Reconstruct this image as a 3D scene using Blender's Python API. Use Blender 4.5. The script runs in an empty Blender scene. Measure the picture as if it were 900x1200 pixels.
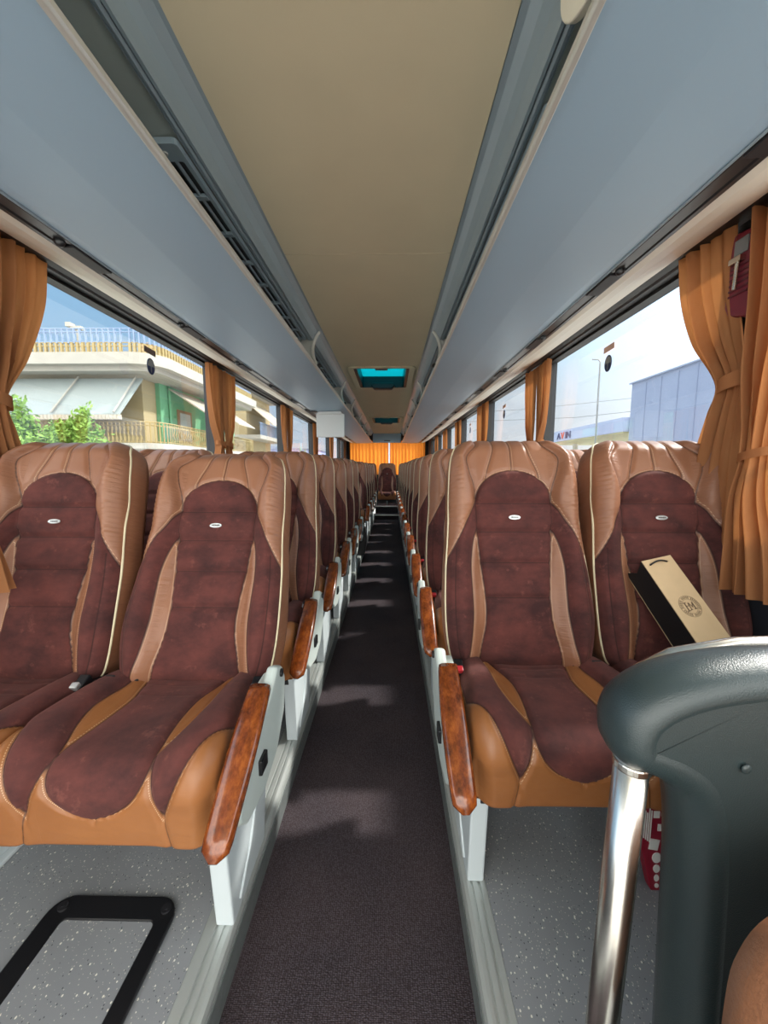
import bpy, bmesh, math, random
from mathutils import Vector, Matrix
random.seed(7)
S = bpy.context.scene
COL = S.collection
PI = math.pi
CX = -0.10            # centre line of the coach
POD = 0.09            # seat podium height over the aisle floor

# ------------------------------------------------------------------ materials
def nt(name):
    m = bpy.data.materials.new(name); m.use_nodes = True
    n = m.node_tree; n.nodes.clear()
    out = n.nodes.new('ShaderNodeOutputMaterial')
    return m, n, out
def N(n, t, **kw):
    k = n.nodes.new(t)
    for a, b in kw.items(): setattr(k, a, b)
    return k
def L(n, a, b): n.links.new(a, b)
def srgb(r, g, b):
    f = lambda c: (c/255/12.92) if c/255 <= .04045 else ((c/255+.055)/1.055)**2.4
    return (f(r), f(g), f(b), 1)
def M(n, op, a, b=None, c=None):
    k = n.nodes.new('ShaderNodeMath'); k.operation = op
    for i, v in enumerate((a, b, c)):
        if v is None: continue
        if isinstance(v, (int, float)): k.inputs[i].default_value = v
        else: n.links.new(v, k.inputs[i])
    return k.outputs[0]
def mix(n, f, a, b):
    k = n.nodes.new('ShaderNodeMix'); k.data_type = 'RGBA'
    if isinstance(f, (int, float)): k.inputs[0].default_value = f
    else: n.links.new(f, k.inputs[0])
    for i, v in ((6, a), (7, b)):
        if isinstance(v, tuple): k.inputs[i].default_value = v
        else: n.links.new(v, k.inputs[i])
    return k.outputs[2]
def noise(n, vec, scale, detail=3, rough=.5):
    k = n.nodes.new('ShaderNodeTexNoise'); k.inputs['Scale'].default_value = scale
    k.inputs['Detail'].default_value = detail; k.inputs['Roughness'].default_value = rough
    if vec is not None: n.links.new(vec, k.inputs['Vector'])
    return k.outputs['Fac']
def step(n, v, w=.0008, at=0.0):
    k = n.nodes.new('ShaderNodeMapRange'); k.inputs[1].default_value = at-w; k.inputs[2].default_value = at+w
    n.links.new(v, k.inputs[0]); return k.outputs[0]
def scaled(n, vec, s):
    k = n.nodes.new('ShaderNodeMapping'); k.inputs['Scale'].default_value = s
    n.links.new(vec, k.inputs['Vector']); return k.outputs[0]
def objco(n): return n.nodes.new('ShaderNodeTexCoord').outputs['Object']
def plain(name, col, rough=.5, metal=0, var=.12, nscale=8, bump=0, bscale=200, spec=.5, coat=0, stretch=None):
    m, n, out = nt(name)
    b = N(n, 'ShaderNodeBsdfPrincipled'); L(n, b.outputs[0], out.inputs[0])
    co = objco(n)
    if stretch: co = scaled(n, co, stretch)
    f = noise(n, co, nscale, 4)
    dark = tuple(c*(1-var) for c in col[:3])+(1,); lite = tuple(min(1, c*(1+var)) for c in col[:3])+(1,)
    L(n, mix(n, f, dark, lite), b.inputs['Base Color'])
    b.inputs['Roughness'].default_value = rough; b.inputs['Metallic'].default_value = metal
    b.inputs['Specular IOR Level'].default_value = spec
    b.inputs['Coat Weight'].default_value = coat
    if bump:
        bp = N(n, 'ShaderNodeBump'); bp.inputs['Strength'].default_value = bump; bp.inputs['Distance'].default_value = .001
        L(n, noise(n, co, bscale, 3), bp.inputs['Height']); L(n, bp.outputs[0], b.inputs['Normal'])
    return m
SUEDE = srgb(98, 50, 44); SUEDE_D = srgb(54, 25, 25); SUEDE_L = srgb(106, 54, 48)
TAN = srgb(160, 112, 84); TAN_D = srgb(134, 88, 64); ORTAN = srgb(160, 106, 62); ORTAN_D = srgb(134, 82, 44)
def upholstery(name, kind):
    m, n, out = nt(name)
    b = N(n, 'ShaderNodeBsdfPrincipled'); L(n, b.outputs[0], out.inputs[0])
    aP = N(n, 'ShaderNodeAttribute', attribute_name='P'); aQ = N(n, 'ShaderNodeAttribute', attribute_name='Q')
    sp = N(n, 'ShaderNodeSeparateXYZ'); L(n, aP.outputs['Vector'], sp.inputs[0])
    sq = N(n, 'ShaderNodeSeparateXYZ'); L(n, aQ.outputs['Vector'], sq.inputs[0])
    U, V, A = sp.outputs; B1, B2, I = sq.outputs
    co = objco(n)
    oi = N(n, 'ShaderNodeObjectInfo')
    off = N(n, 'ShaderNodeVectorMath', operation='ADD'); L(n, co, off.inputs[0])
    rv = N(n, 'ShaderNodeCombineXYZ'); L(n, M(n, 'MULTIPLY', oi.outputs['Random'], 20), rv.inputs[0]); L(n, rv.outputs[0], off.inputs[1])
    cr = off.outputs[0]
    s1 = noise(n, scaled(n, cr, (1, 1, 1.5)), 9, 5, .65)
    mr = N(n, 'ShaderNodeMapRange'); mr.inputs[1].default_value = .3; mr.inputs[2].default_value = .72; L(n, s1, mr.inputs[0])
    sued = mix(n, mr.outputs[0], SUEDE_D, SUEDE_L)
    fine = noise(n, cr, 420, 2)
    sued = mix(n, M(n, 'MULTIPLY', fine, .25), sued, SUEDE_D)
    # soft worn patches where the nap is brushed the other way
    wp = N(n, 'ShaderNodeMapRange'); wp.inputs[1].default_value = .58; wp.inputs[2].default_value = .68
    L(n, noise(n, cr, 26, 6, .7), wp.inputs[0])
    sued = mix(n, M(n, 'MULTIPLY', wp.outputs[0], .35), sued, srgb(134, 78, 68))
    t1 = noise(n, cr, 7, 4)
    tan = mix(n, t1, TAN_D if kind == 'back' else ORTAN_D, TAN if kind == 'back' else ORTAN)
    isT = step(n, A)
    c = mix(n, isT, sued, tan)
    # stitching: pale dashed line just inside the leather
    st = M(n, 'LESS_THAN', M(n, 'ABSOLUTE', M(n, 'SUBTRACT', A, .0045)), .0007)
    dash = M(n, 'GREATER_THAN', M(n, 'SINE', M(n, 'MULTIPLY', M(n, 'ADD', V, U), 1100)), -.2)
    c = mix(n, M(n, 'MULTIPLY', M(n, 'MULTIPLY', st, dash), .5), c, srgb(226, 196, 160))
    absA = M(n, 'ABSOLUTE', A)
    near = M(n, 'SUBTRACT', 1, M(n, 'MINIMUM', M(n, 'DIVIDE', absA, .0032), 1))
    dk = near
    def line(d, w):
        return M(n, 'SUBTRACT', 1, M(n, 'MINIMUM', M(n, 'DIVIDE', M(n, 'ABSOLUTE', d), w), 1))
    if kind == 'back':
        headm = M(n, 'MULTIPLY', M(n, 'GREATER_THAN', V, .60), M(n, 'GREATER_THAN', A, 0))
        for d in (U, B1):
            l_ = M(n, 'MULTIPLY', line(d, .0022), headm); dk = M(n, 'MAXIMUM', dk, l_)
            for s in ((-1, 1) if d == U else (1,)):
                stl = M(n, 'MULTIPLY', M(n, 'LESS_THAN', M(n, 'ABSOLUTE', M(n, 'SUBTRACT', d, .005*s)), .0007), headm)
                c = mix(n, M(n, 'MULTIPLY', M(n, 'MULTIPLY', stl, dash), .6), c, srgb(226, 196, 160))
        wing = M(n, 'MAXIMUM', M(n, 'GREATER_THAN', V, .555), M(n, 'LESS_THAN', V, .40))
        dk = M(n, 'MAXIMUM', dk, M(n, 'MULTIPLY', line(B2, .0025), wing))
        low = M(n, 'LESS_THAN', V, .553)
        dk = M(n, 'MAXIMUM', dk, M(n, 'MULTIPLY', line(I, .002), M(n, 'MULTIPLY', low, M(n, 'LESS_THAN', A, .003))))
        for v0 in (.547, .453, .353, .237):
            dk = M(n, 'MAXIMUM', dk, M(n, 'MULTIPLY', line(M(n, 'SUBTRACT', V, v0), .0022), M(n, 'GREATER_THAN', I, 0)))
    else:
        for v0 in (.055, .115):
            dk = M(n, 'MAXIMUM', dk, M(n, 'MULTIPLY', M(n, 'MULTIPLY', line(M(n, 'SUBTRACT', V, v0), .0018), M(n, 'GREATER_THAN', I, 0)), .5))
        dk = M(n, 'MAXIMUM', dk, M(n, 'MULTIPLY', line(B1, .002), M(n, 'GREATER_THAN', V, .44)))
    c = mix(n, M(n, 'MULTIPLY', dk, .85), c, srgb(40, 20, 18))
    L(n, c, b.inputs['Base Color'])
    ro = N(n, 'ShaderNodeMapRange'); L(n, isT, ro.inputs[0]); ro.inputs[3].default_value = .92; ro.inputs[4].default_value = .42
    L(n, ro.outputs[0], b.inputs['Roughness'])
    sh = M(n, 'SUBTRACT', 1, isT); L(n, M(n, 'MULTIPLY', sh, .2), b.inputs['Sheen Weight'])
    b.inputs['Sheen Tint'].default_value = srgb(200, 140, 130); b.inputs['Sheen Roughness'].default_value = .5
    # leather grain, gathers at the shoulders
    g = noise(n, cr, 300, 2)
    wr = noise(n, scaled(n, cr, (14, 14, 90)), 1.0, 3, .55)
    ab = M(n, 'ABSOLUTE', U)
    wm = M(n, 'MULTIPLY', isT, M(n, 'GREATER_THAN', ab, .12))
    soft = noise(n, scaled(n, cr, (10, 10, 22)), 1.0, 3)
    h = M(n, 'ADD', M(n, 'MULTIPLY', g, .04), M(n, 'ADD', M(n, 'MULTIPLY', M(n, 'MULTIPLY', wr, wm), .8 if kind == 'back' else .15), M(n, 'MULTIPLY', soft, .9)))
    bp = N(n, 'ShaderNodeBump'); bp.inputs['Strength'].default_value = .55; bp.inputs['Distance'].default_value = .006
    L(n, h, bp.inputs['Height']); L(n, bp.outputs[0], b.inputs['Normal'])
    return m
MAT = {}
MAT['back'] = upholstery('back_upholstery', 'back')
MAT['cush'] = upholstery('cushion_upholstery', 'cushion')
MAT['pipe'] = plain('cream_piping', srgb(224, 212, 178), .5)
MAT['shell'] = plain('black_shell', srgb(30, 30, 34), .55)
MAT['black'] = plain('black_plastic', srgb(22, 23, 26), .35)
MAT['red'] = plain('red_plastic', srgb(205, 50, 60), .35)
MAT['chrome'] = plain('chrome', srgb(212, 208, 200), .26, 1, var=.04, bump=.1, bscale=60)
MAT['badge'] = plain('badge_silver', srgb(210, 214, 214), .25, .6, var=.05)
MAT['greycover'] = plain('grey_cover_plastic', srgb(190, 200, 196), .42, var=.06, nscale=14)
MAT['legmetal'] = plain('pale_leg_paint', srgb(196, 206, 210), .45, var=.05)
MAT['rack'] = plain('rack_grey', srgb(156, 182, 202), .42, var=.03, nscale=3)
MAT['lip'] = plain('rack_lip', srgb(196, 196, 190), .35, .3)
MAT['cove'] = plain('cove_grey', srgb(152, 170, 180), .35, .15, var=.05)
MAT['inner'] = plain('rack_inner_grey', srgb(158, 168, 164), .6)
MAT['cream'] = plain('window_cove_cream', srgb(224, 218, 204), .5, var=.04)
MAT['strip'] = plain('rail_black', srgb(38, 40, 42), .3)
MAT['midgrey'] = plain('mid_grey_plastic', srgb(120, 124, 126), .4)
MAT['ceil'] = plain('ceiling_fabric', srgb(228, 216, 184), .85, var=.05, nscale=5, bump=.3, bscale=500)
MAT['darkpanel'] = plain('moulded_dark_green_grey', srgb(44, 56, 58), .33, var=.08, nscale=6, bump=.5, bscale=700, spec=.6)
MAT['rubber'] = plain('window_rubber', srgb(26, 28, 30), .5)
MAT['wall'] = plain('side_wall_fabric', srgb(50, 52, 62), .8)
MAT['pillar'] = plain('pillar_dark', srgb(36, 40, 47), .6)
MAT['white'] = plain('monitor_white', srgb(205, 208, 208), .45, var=.03)
MAT['alu'] = plain('aluminium_rail', srgb(186, 192, 190), .38, .45, var=.06, nscale=20, stretch=(1, .1, 1))
MAT['riser'] = plain('podium_side', srgb(110, 116, 116), .5, .2, var=.3, nscale=60)
MAT['kraft'] = plain('kraft_paper', srgb(205, 178, 140), .75, var=.08, nscale=25)
MAT['bagblack'] = plain('bag_black_side', srgb(20, 22, 24), .5)
MAT['ink'] = plain('brown_ink', srgb(96, 76, 58), .8)
MAT['leather'] = plain('brown_leather', srgb(168, 112, 78), .5, var=.15, nscale=20, bump=1.0, bscale=220)
def wood():
    m, n, out = nt('burl_wood')
    b = N(n, 'ShaderNodeBsdfPrincipled'); L(n, b.outputs[0], out.inputs[0])
    co = objco(n)
    f = noise(n, scaled(n, co, (1.5, .7, 1)), 34, 8, .7)
    r = N(n, 'ShaderNodeValToRGB'); L(n, f, r.inputs[0])
    r.color_ramp.elements[0].position = .3; r.color_ramp.elements[0].color = srgb(62, 26, 10)
    r.color_ramp.elements[1].position = .68; r.color_ramp.elements[1].color = srgb(156, 84, 34)
    e = r.color_ramp.elements.new(.5); e.color = srgb(118, 56, 20)
    L(n, r.outputs[0], b.inputs['Base Color']); b.inputs['Roughness'].default_value = .22; b.inputs['Coat Weight'].default_value = .4
    return m
MAT['wood'] = wood()
def cloth():
    m, n, out = nt('orange_curtain')
    d = N(n, 'ShaderNodeBsdfDiffuse'); t = N(n, 'ShaderNodeBsdfTranslucent'); mx = N(n, 'ShaderNodeMixShader')
    co = objco(n)
    f = noise(n, scaled(n, co, (3, 3, .6)), 12, 4)
    c = mix(n, f, srgb(168, 112, 74), srgb(190, 136, 94))
    L(n, c, d.inputs[0]); L(n, mix(n, f, srgb(176, 112, 60), srgb(196, 130, 74)), t.inputs[0]); mx.inputs[0].default_value = .32
    bp = N(n, 'ShaderNodeBump'); bp.inputs['Strength'].default_value = .3; bp.inputs['Distance'].default_value = .001
    L(n, noise(n, co, 600, 2), bp.inputs['Height']); L(n, bp.outputs[0], d.inputs['Normal'])
    L(n, d.outputs[0], mx.inputs[1]); L(n, t.outputs[0], mx.inputs[2]); L(n, mx.outputs[0], out.inputs[0])
    return m
MAT['curtain'] = cloth()
def rearcloth():
    m = cloth(); m.name = 'rear_orange_curtain'
    for nd in m.node_tree.nodes:
        if nd.type == 'MIX_SHADER': nd.inputs[0].default_value = .8
        if nd.type == 'MIX' and nd.inputs[6].default_value[0] > .4: nd.inputs[6].default_value = srgb(246, 134, 46); nd.inputs[7].default_value = srgb(252, 150, 58)
    return m
MAT['rearcurtain'] = rearcloth()
def glass(name, tint=(.97, .98, .99), gloss=.05):
    m, n, out = nt(name)
    t = N(n, 'ShaderNodeBsdfTransparent'); g = N(n, 'ShaderNodeBsdfGlossy'); mx = N(n, 'ShaderNodeMixShader')
    t.inputs[0].default_value = tint+(1,); g.inputs['Roughness'].default_value = .02
    fr = N(n, 'ShaderNodeFresnel'); fr.inputs[0].default_value = 1.35
    L(n, M(n, 'MINIMUM', M(n, 'MULTIPLY', fr.outputs[0], .8), gloss*4), mx.inputs[0])
    L(n, t.outputs[0], mx.inputs[1]); L(n, g.outputs[0], mx.inputs[2]); L(n, mx.outputs[0], out.inputs[0])
    return m
MAT['glass'] = glass('window_glass')
def teal():
    m, n, out = nt('teal_hatch_glass')
    t = N(n, 'ShaderNodeBsdfTransparent'); d = N(n, 'ShaderNodeBsdfTranslucent'); mx = N(n, 'ShaderNodeMixShader')
    co = objco(n)
    w = N(n, 'ShaderNodeTexWave'); w.bands_direction = 'Y'; w.inputs['Scale'].default_value = 16; L(n, co, w.inputs[0])
    L(n, mix(n, w.outputs['Fac'], srgb(10, 110, 120), srgb(60, 190, 196)), t.inputs[0]); d.inputs[0].default_value = srgb(50, 170, 178)
    mx.inputs[0].default_value = .4
    L(n, t.outputs[0], mx.inputs[1]); L(n, d.outputs[0], mx.inputs[2]); L(n, mx.outputs[0], out.inputs[0])
    return m
MAT['teal'] = teal()
def carpet():
    m, n, out = nt('woven_aisle_carpet')
    b = N(n, 'ShaderNodeBsdfPrincipled'); L(n, b.outputs[0], out.inputs[0])
    co = objco(n)
    br = N(n, 'ShaderNodeTexVoronoi'); L(n, scaled(n, co, (1, 1.7, 1)), br.inputs['Vector']); br.inputs['Scale'].default_value = 190
    br.inputs['Randomness'].default_value = .45
    mr = N(n, 'ShaderNodeMapRange'); mr.inputs[1].default_value = .15; mr.inputs[2].default_value = .6; L(n, br.outputs['Distance'], mr.inputs[0])
    c = mix(n, mr.outputs[0], srgb(76, 74, 84), srgb(24, 24, 30))
    c = mix(n, M(n, 'MULTIPLY', noise(n, co, 3, 4), .35), c, srgb(120, 100, 98))
    L(n, c, b.inputs['Base Color']); b.inputs['Roughness'].default_value = .95; b.inputs['Specular IOR Level'].default_value = .15
    bp = N(n, 'ShaderNodeBump'); bp.inputs['Strength'].default_value = .8; bp.inputs['Distance'].default_value = -.003
    L(n, br.outputs['Distance'], bp.inputs['Height']); L(n, bp.outputs[0], b.inputs['Normal'])
    return m
MAT['carpet'] = carpet()
def vinyl():
    m, n, out = nt('speckled_grey_vinyl')
    b = N(n, 'ShaderNodeBsdfPrincipled'); L(n, b.outputs[0], out.inputs[0])
    co = objco(n)
    c = mix(n, noise(n, co, 5, 4), srgb(122, 125, 130), srgb(142, 146, 150))
    for sc, th, colr, seed in ((95, .17, srgb(222, 220, 210), 0), (130, .15, srgb(70, 74, 80), 3), (210, .2, srgb(190, 188, 180), 6)):
        v = N(n, 'ShaderNodeTexVoronoi'); v.inputs['Scale'].default_value = sc
        mp = N(n, 'ShaderNodeMapping'); mp.inputs['Location'].default_value = (seed, seed*.7, 0); mp.inputs['Scale'].default_value = (1, .75, 1)
        L(n, co, mp.inputs[0]); L(n, mp.outputs[0], v.inputs['Vector'])
        sep = N(n, 'ShaderNodeSeparateColor'); L(n, v.outputs['Color'], sep.inputs[0])
        k = M(n, 'MULTIPLY', M(n, 'LESS_THAN', M(n, 'ADD', v.outputs['Distance'], M(n, 'MULTIPLY', noise(n, co, 300, 1), .12)), th+.06), M(n, 'GREATER_THAN', sep.outputs[0], .45))
        c = mix(n, k, c, colr)
    L(n, c, b.inputs['Base Color']); b.inputs['Roughness'].default_value = .38
    return m
MAT['vinyl'] = vinyl()

# ------------------------------------------------------------------ mesh helpers
class MB:
    def __init__(s): s.v = []; s.f = []; s.m = []; s.mi = 0
    def add(s, vs, fs):
        o = len(s.v); s.v += [tuple(p) for p in vs]; s.f += [tuple(i+o for i in f) for f in fs]; s.m += [s.mi]*len(fs)
    def box(s, x0, x1, y0, y1, z0, z1, rot=None, piv=None):
        vs = [Vector((x, y, z)) for x in (x0, x1) for y in (y0, y1) for z in (z0, z1)]
        if rot is not None:
            pv = Vector(piv) if piv else Vector(((x0+x1)/2, (y0+y1)/2, (z0+z1)/2)); vs = [rot @ (p-pv)+pv for p in vs]
        s.add(vs, [(0, 1, 3, 2), (4, 6, 7, 5), (0, 4, 5, 1), (2, 3, 7, 6), (0, 2, 6, 4), (1, 5, 7, 3)])
    def tube(s, pts, r, n=8, cap=True, closed=False):
        pts = [Vector(p) for p in pts]; k = len(pts); rings = []
        ref = None
        for i, p in enumerate(pts):
            if closed: d = pts[(i+1) % k]-pts[i-1]
            else: d = pts[min(i+1, k-1)]-pts[max(i-1, 0)]
            d.normalize()
            if ref is None: ref = d.orthogonal().normalized()
            ref = (ref-d*ref.dot(d)).normalized(); b = d.cross(ref)
            rr = r[i] if isinstance(r, (list, tuple)) else r
            rings.append([p+(ref*math.cos(2*PI*j/n)+b*math.sin(2*PI*j/n))*rr for j in range(n)])
        vs = [q for ri in rings for q in ri]; fs = []
        for i in range(k if closed else k-1):
            i2 = (i+1) % k
            for j in range(n): fs.append((i*n+j, i*n+(j+1) % n, i2*n+(j+1) % n, i2*n+j))
        if cap and not closed: fs.append(tuple(range(n-1, -1, -1))); fs.append(tuple((k-1)*n+j for j in range(n)))
        s.add(vs, fs)
    def prism(s, poly, axis, a, b):
        # poly: 2D points; axis 'x' -> (y,z), 'y' -> (x,z), 'z' -> (x,y)
        f = {'x': lambda p, t: (t, p[0], p[1]), 'y': lambda p, t: (p[0], t, p[1]), 'z': lambda p, t: (p[0], p[1], t)}[axis]
        k = len(poly); vs = [f(p, a) for p in poly]+[f(p, b) for p in poly]
        fs = [tuple(range(k-1, -1, -1)), tuple(range(k, 2*k))]+[(i, (i+1) % k, k+(i+1) % k, k+i) for i in range(k)]
        s.add(vs, fs)
    def ball(s, c, r, sx=1, sy=1, sz=1, n=12):
        vs = []; fs = []
        for i in range(n//2+1):
            th = PI*i/(n//2)
            for j in range(n):
                ph = 2*PI*j/n; vs.append((c[0]+r*sx*math.sin(th)*math.cos(ph), c[1]+r*sy*math.sin(th)*math.sin(ph), c[2]+r*sz*math.cos(th)))
        for i in range(n//2):
            for j in range(n): fs.append((i*n+j, (i+1)*n+j, (i+1)*n+(j+1) % n, i*n+(j+1) % n))
        s.add(vs, fs)
    def build(s, name, mat, parent=None, smooth=False, bevel=0, seg=2, recalc=True, solid=0, subd=0):
        me = bpy.data.meshes.new(name); me.from_pydata(s.v, [], s.f)
        mats = mat if isinstance(mat, (list, tuple)) else [mat]
        for q in mats: me.materials.append(MAT[q] if isinstance(q, str) else q)
        for p, i in zip(me.polygons, s.m): p.material_index = i
        if recalc:
            bm = bmesh.new(); bm.from_mesh(me); bmesh.ops.remove_doubles(bm, verts=bm.verts, dist=1e-6)
            bmesh.ops.recalc_face_normals(bm, faces=bm.faces); bm.to_mesh(me); bm.free()
        o = bpy.data.objects.new(name, me); COL.objects.link(o)
        if parent: o.parent = parent
        if smooth:
            for p in me.polygons: p.use_smooth = True
        if bevel:
            q = o.modifiers.new('bevel', 'BEVEL'); q.width = bevel; q.segments = seg; q.limit_method = 'ANGLE'; q.angle_limit = .6
            q.harden_normals = False
        if solid:
            q = o.modifiers.new('solid', 'SOLIDIFY'); q.thickness = solid; q.offset = 0
        if subd:
            q = o.modifiers.new('sub', 'SUBSURF'); q.levels = subd; q.render_levels = subd
        return o
def tag(o, label, cat, group=None):
    o['label'] = label; o['category'] = cat
    if group: o['group'] = group
    return o
def struct(o): o['kind'] = 'structure'; return o
def thing(name, loc, label, cat, group=None, rz=0):
    o = bpy.data.objects.new(name, None); COL.objects.link(o); o.location = loc; o.rotation_euler = (0, 0, rz)
    o.empty_display_size = .1
    return tag(o, label, cat, group)
def copy_tree(o, parent=None):
    c = o.copy(); COL.objects.link(c); c.parent = parent
    for ch in list(o.children): copy_tree(ch, c)
    return c
def lerp(a, b, t): return a+(b-a)*t
def interp(x, pts):
    if x <= pts[0][0]: return pts[0][1]
    for (a, b), (c, d) in zip(pts, pts[1:]):
        if x <= c:
            t = (x-a)/(c-a); return b+(d-b)*t
    return pts[-1][1]
def sinterp(x, pts):
    # Catmull-Rom style smooth interpolation
    n = len(pts)
    if x <= pts[0][0]: return pts[0][1]
    if x >= pts[-1][0]: return pts[-1][1]
    for i in range(n-1):
        if x <= pts[i+1][0]:
            x0, y0 = pts[i]; x1, y1 = pts[i+1]; h = x1-x0; t = (x-x0)/h
            m0 = (y1-pts[i-1][1])/(x1-pts[i-1][0])*h if i > 0 else (y1-y0)
            m1 = (pts[i+2][1]-y0)/(pts[i+2][0]-x0)*h if i < n-2 else (y1-y0)
            return (2*t**3-3*t*t+1)*y0+(t**3-2*t*t+t)*m0+(-2*t**3+3*t*t)*y1+(t**3-t*t)*m1
def sm(a, b, x):
    t = max(0, min(1, (x-a)/(b-a))); return t*t*(3-2*t)
def gr(d, w): return math.exp(-(d/w)**2)

# ------------------------------------------------------------------ seat meshes
BH = .755
def hw_back(v):
    return sinterp(v, [(0, .195), (.04, .215), (.15, .228), (.30, .224), (.42, .214), (.55, .208), (.64, .203), (.70, .190), (.735, .168), (.755, .132)])
def inner(v):
    return sinterp(v, [(0, .132), (.06, .122), (.15, .104), (.24, .102), (.353, .112), (.46, .1205), (.553, .124)])
def outer(v):
    return sinterp(v, [(0, .175), (.08, .158), (.18, .147), (.26, .147), (.34, .148), (.40, .141), (.44, .131), (.47, .119)])
def tan_back(u, v):
    a = abs(u)
    if v > .553:
        sh = (math.sqrt((a/.124)**2+((v-.553)/.105)**2)-1)*.11
    else:
        sh = (a-(.124+(.553-v)*.51))*.89
    st = min(a-inner(v), outer(v)-a) if v < .48 else -.05
    return max(sh, st)
def f1(v): return lerp(.088, .055, sm(.62, .76, v))
def f2(v): return sinterp(v, [(.55, .124), (.60, .128), (.66, .146), (.705, .150), (.755, .112)])
def back_mesh():
    n = 88; nr = 150; k = 6
    V = []; P = []; Q = []
    for r in range(nr+1):
        v = BH*r/nr; v0_ = v; hw = hw_back(v)
        top = max(0, (v-.70)/.055); top = top*top
        bot = max(0, (.05-v)/.05); bot = bot*bot
        yb = .105-.03*top
        ring = []
        def front(s):
            vo = v0_; v = v0_+.027*sm(0, .3, v0_)
            u = s*hw; a = abs(u)
            lum = -.014*math.exp(-((v-.17)/.13)**2)-.016*math.exp(-((v-.62)/.09)**2)
            bol = -.046*sm(.11, .18, a)*(1-.45*sm(.45, .56, v))*(1-sm(.70, .755, v)*.8)-(.020*sm(0, .022, a-f2(v)) if v > .555 else .020*sm(0, .022, a-f2(.555))*sm(.47, .555, v))
            edge = .038*max(0, (abs(s)-.80)/.20)**2.2
            y = lum+bol+edge+top*.045+bot*.02
            I = inner(v)-a if v < .553 else tan_back(u, v)*-1
            A = tan_back(u, v)
            # puffed panels and stitched grooves
            y += .0075*gr(A, .0065)
            if I > 0:
                d = min(abs(v-q) for q in (.547, .453, .353, .237))
                y += .011*gr(d, .010)-.006
            if v < .553 and v > .44: y += .004*gr(I, .005)
            if v > .60 and A > 0:
                y += .008*gr(a, .007)+.008*gr(a-f1(v), .007)
            if v > .555: y += .008*gr(a-f2(v), .006)
            elif v < .40: y += .006*gr(a-(hw-.024), .005)
            if A > 0 and a > .15 and v > .35: y += .0016*math.sin(v*420+a*60)*sm(.15, .19, a)
            return (u, y, vo), (u, v, A), (a-f1(v), a-f2(v) if v > .5 else a-(hw-.024), I)
        for i in range(n+1):
            p, q, w = front(-1+2*i/n); ring.append((p, q, w))
        pe = ring[-1][0]
        for j in range(1, k+1):
            t = j/(k+1); bul = .004*math.sin(PI*t)*(1-top*.6)
            ring.append(((hw+bul, lerp(pe[1], yb, t), v), (hw+.02*t, v, .02), (.2, .2, -.2)))
        for i in range(n+1):
            s = 1-2*i/n; ring.append(((s*hw, yb+.012*(1-s*s)*(1-min(1, top)), v), (s*hw, v, .03), (.2, .2, -.2)))
        for j in range(1, k+1):
            t = 1-j/(k+1); bul = .004*math.sin(PI*t)*(1-top*.6)
            ring.append(((-hw-bul, lerp(pe[1], yb, t), v), (-hw-.02*t, v, .02), (.2, .2, -.2)))
        m = len(ring)
        for a in ring: V.append(a[0]); P.append(a[1]); Q.append(a[2])
    F = []
    for r in range(nr):
        for i in range(m): F.append((r*m+i, r*m+(i+1) % m, (r+1)*m+(i+1) % m, (r+1)*m+i))
    o = nr*m
    # top cap: front column i to back column n-i
    b0 = n+1+k
    for i in range(n): F.append((o+i, o+i+1, o+b0+n-i-1, o+b0+n-i))
    F.append(tuple([o+n]+[o+n+j for j in range(1, k+2)])); F.append(tuple([o+b0+n]+[o+b0+n+j for j in range(1, k+1)]+[o]))
    F.append(tuple(range(m-1, -1, -1)))
    return V, F, P, Q
def hwc(t):
    if t > .36:
        x = (t-.36)/.105
        return .110*math.sqrt(1-x*x) if x < 1 else -(x-1)*.05
    return sinterp(t, [(0, .128), (.06, .112), (.13, .094), (.19, .092), (.26, .098), (.32, .107), (.36, .110)])
def outc(t): return sinterp(t, [(0, .158), (.08, .148), (.15, .150), (.20, .150), (.26, .138), (.31, .120), (.35, .108)])
def ibc(t): return lerp(.110, .150, min(1, max(0, (t-.34)/.13))**1.3)
def obc(t): return sinterp(t, [(0, .262), (.18, .262), (.25, .250), (.31, .222), (.38, .188), (.46, .150), (.56, .11)])
def sub_cush(u, t):
    a = abs(u)
    c = hwc(t)-a
    if t < .34: o = min(a-outc(t), obc(t)-a)
    else: o = min(a-ibc(t), obc(t)-a)
    return max(c, o)
def path(t):
    # arc-length path: top then rounded front then down; returns y,z,ny,nz
    T = .335; R = .06
    if t < T:
        z = .012*math.sin(t/T*PI*.8); return (.035-t, z+.02*t/T, 0, 1)
    a = (t-T)/R
    if a < PI*.46:
        return (.035-T-R*math.sin(a), .02-R+R*math.cos(a)+.007*(1-a/1.45), -math.sin(a), math.cos(a))
    a0 = PI*.46; d = (t-T)-a0*R
    return (.035-T-R*math.sin(a0)+d*.10, .02-R+R*math.cos(a0)-d, -1, 0)
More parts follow.
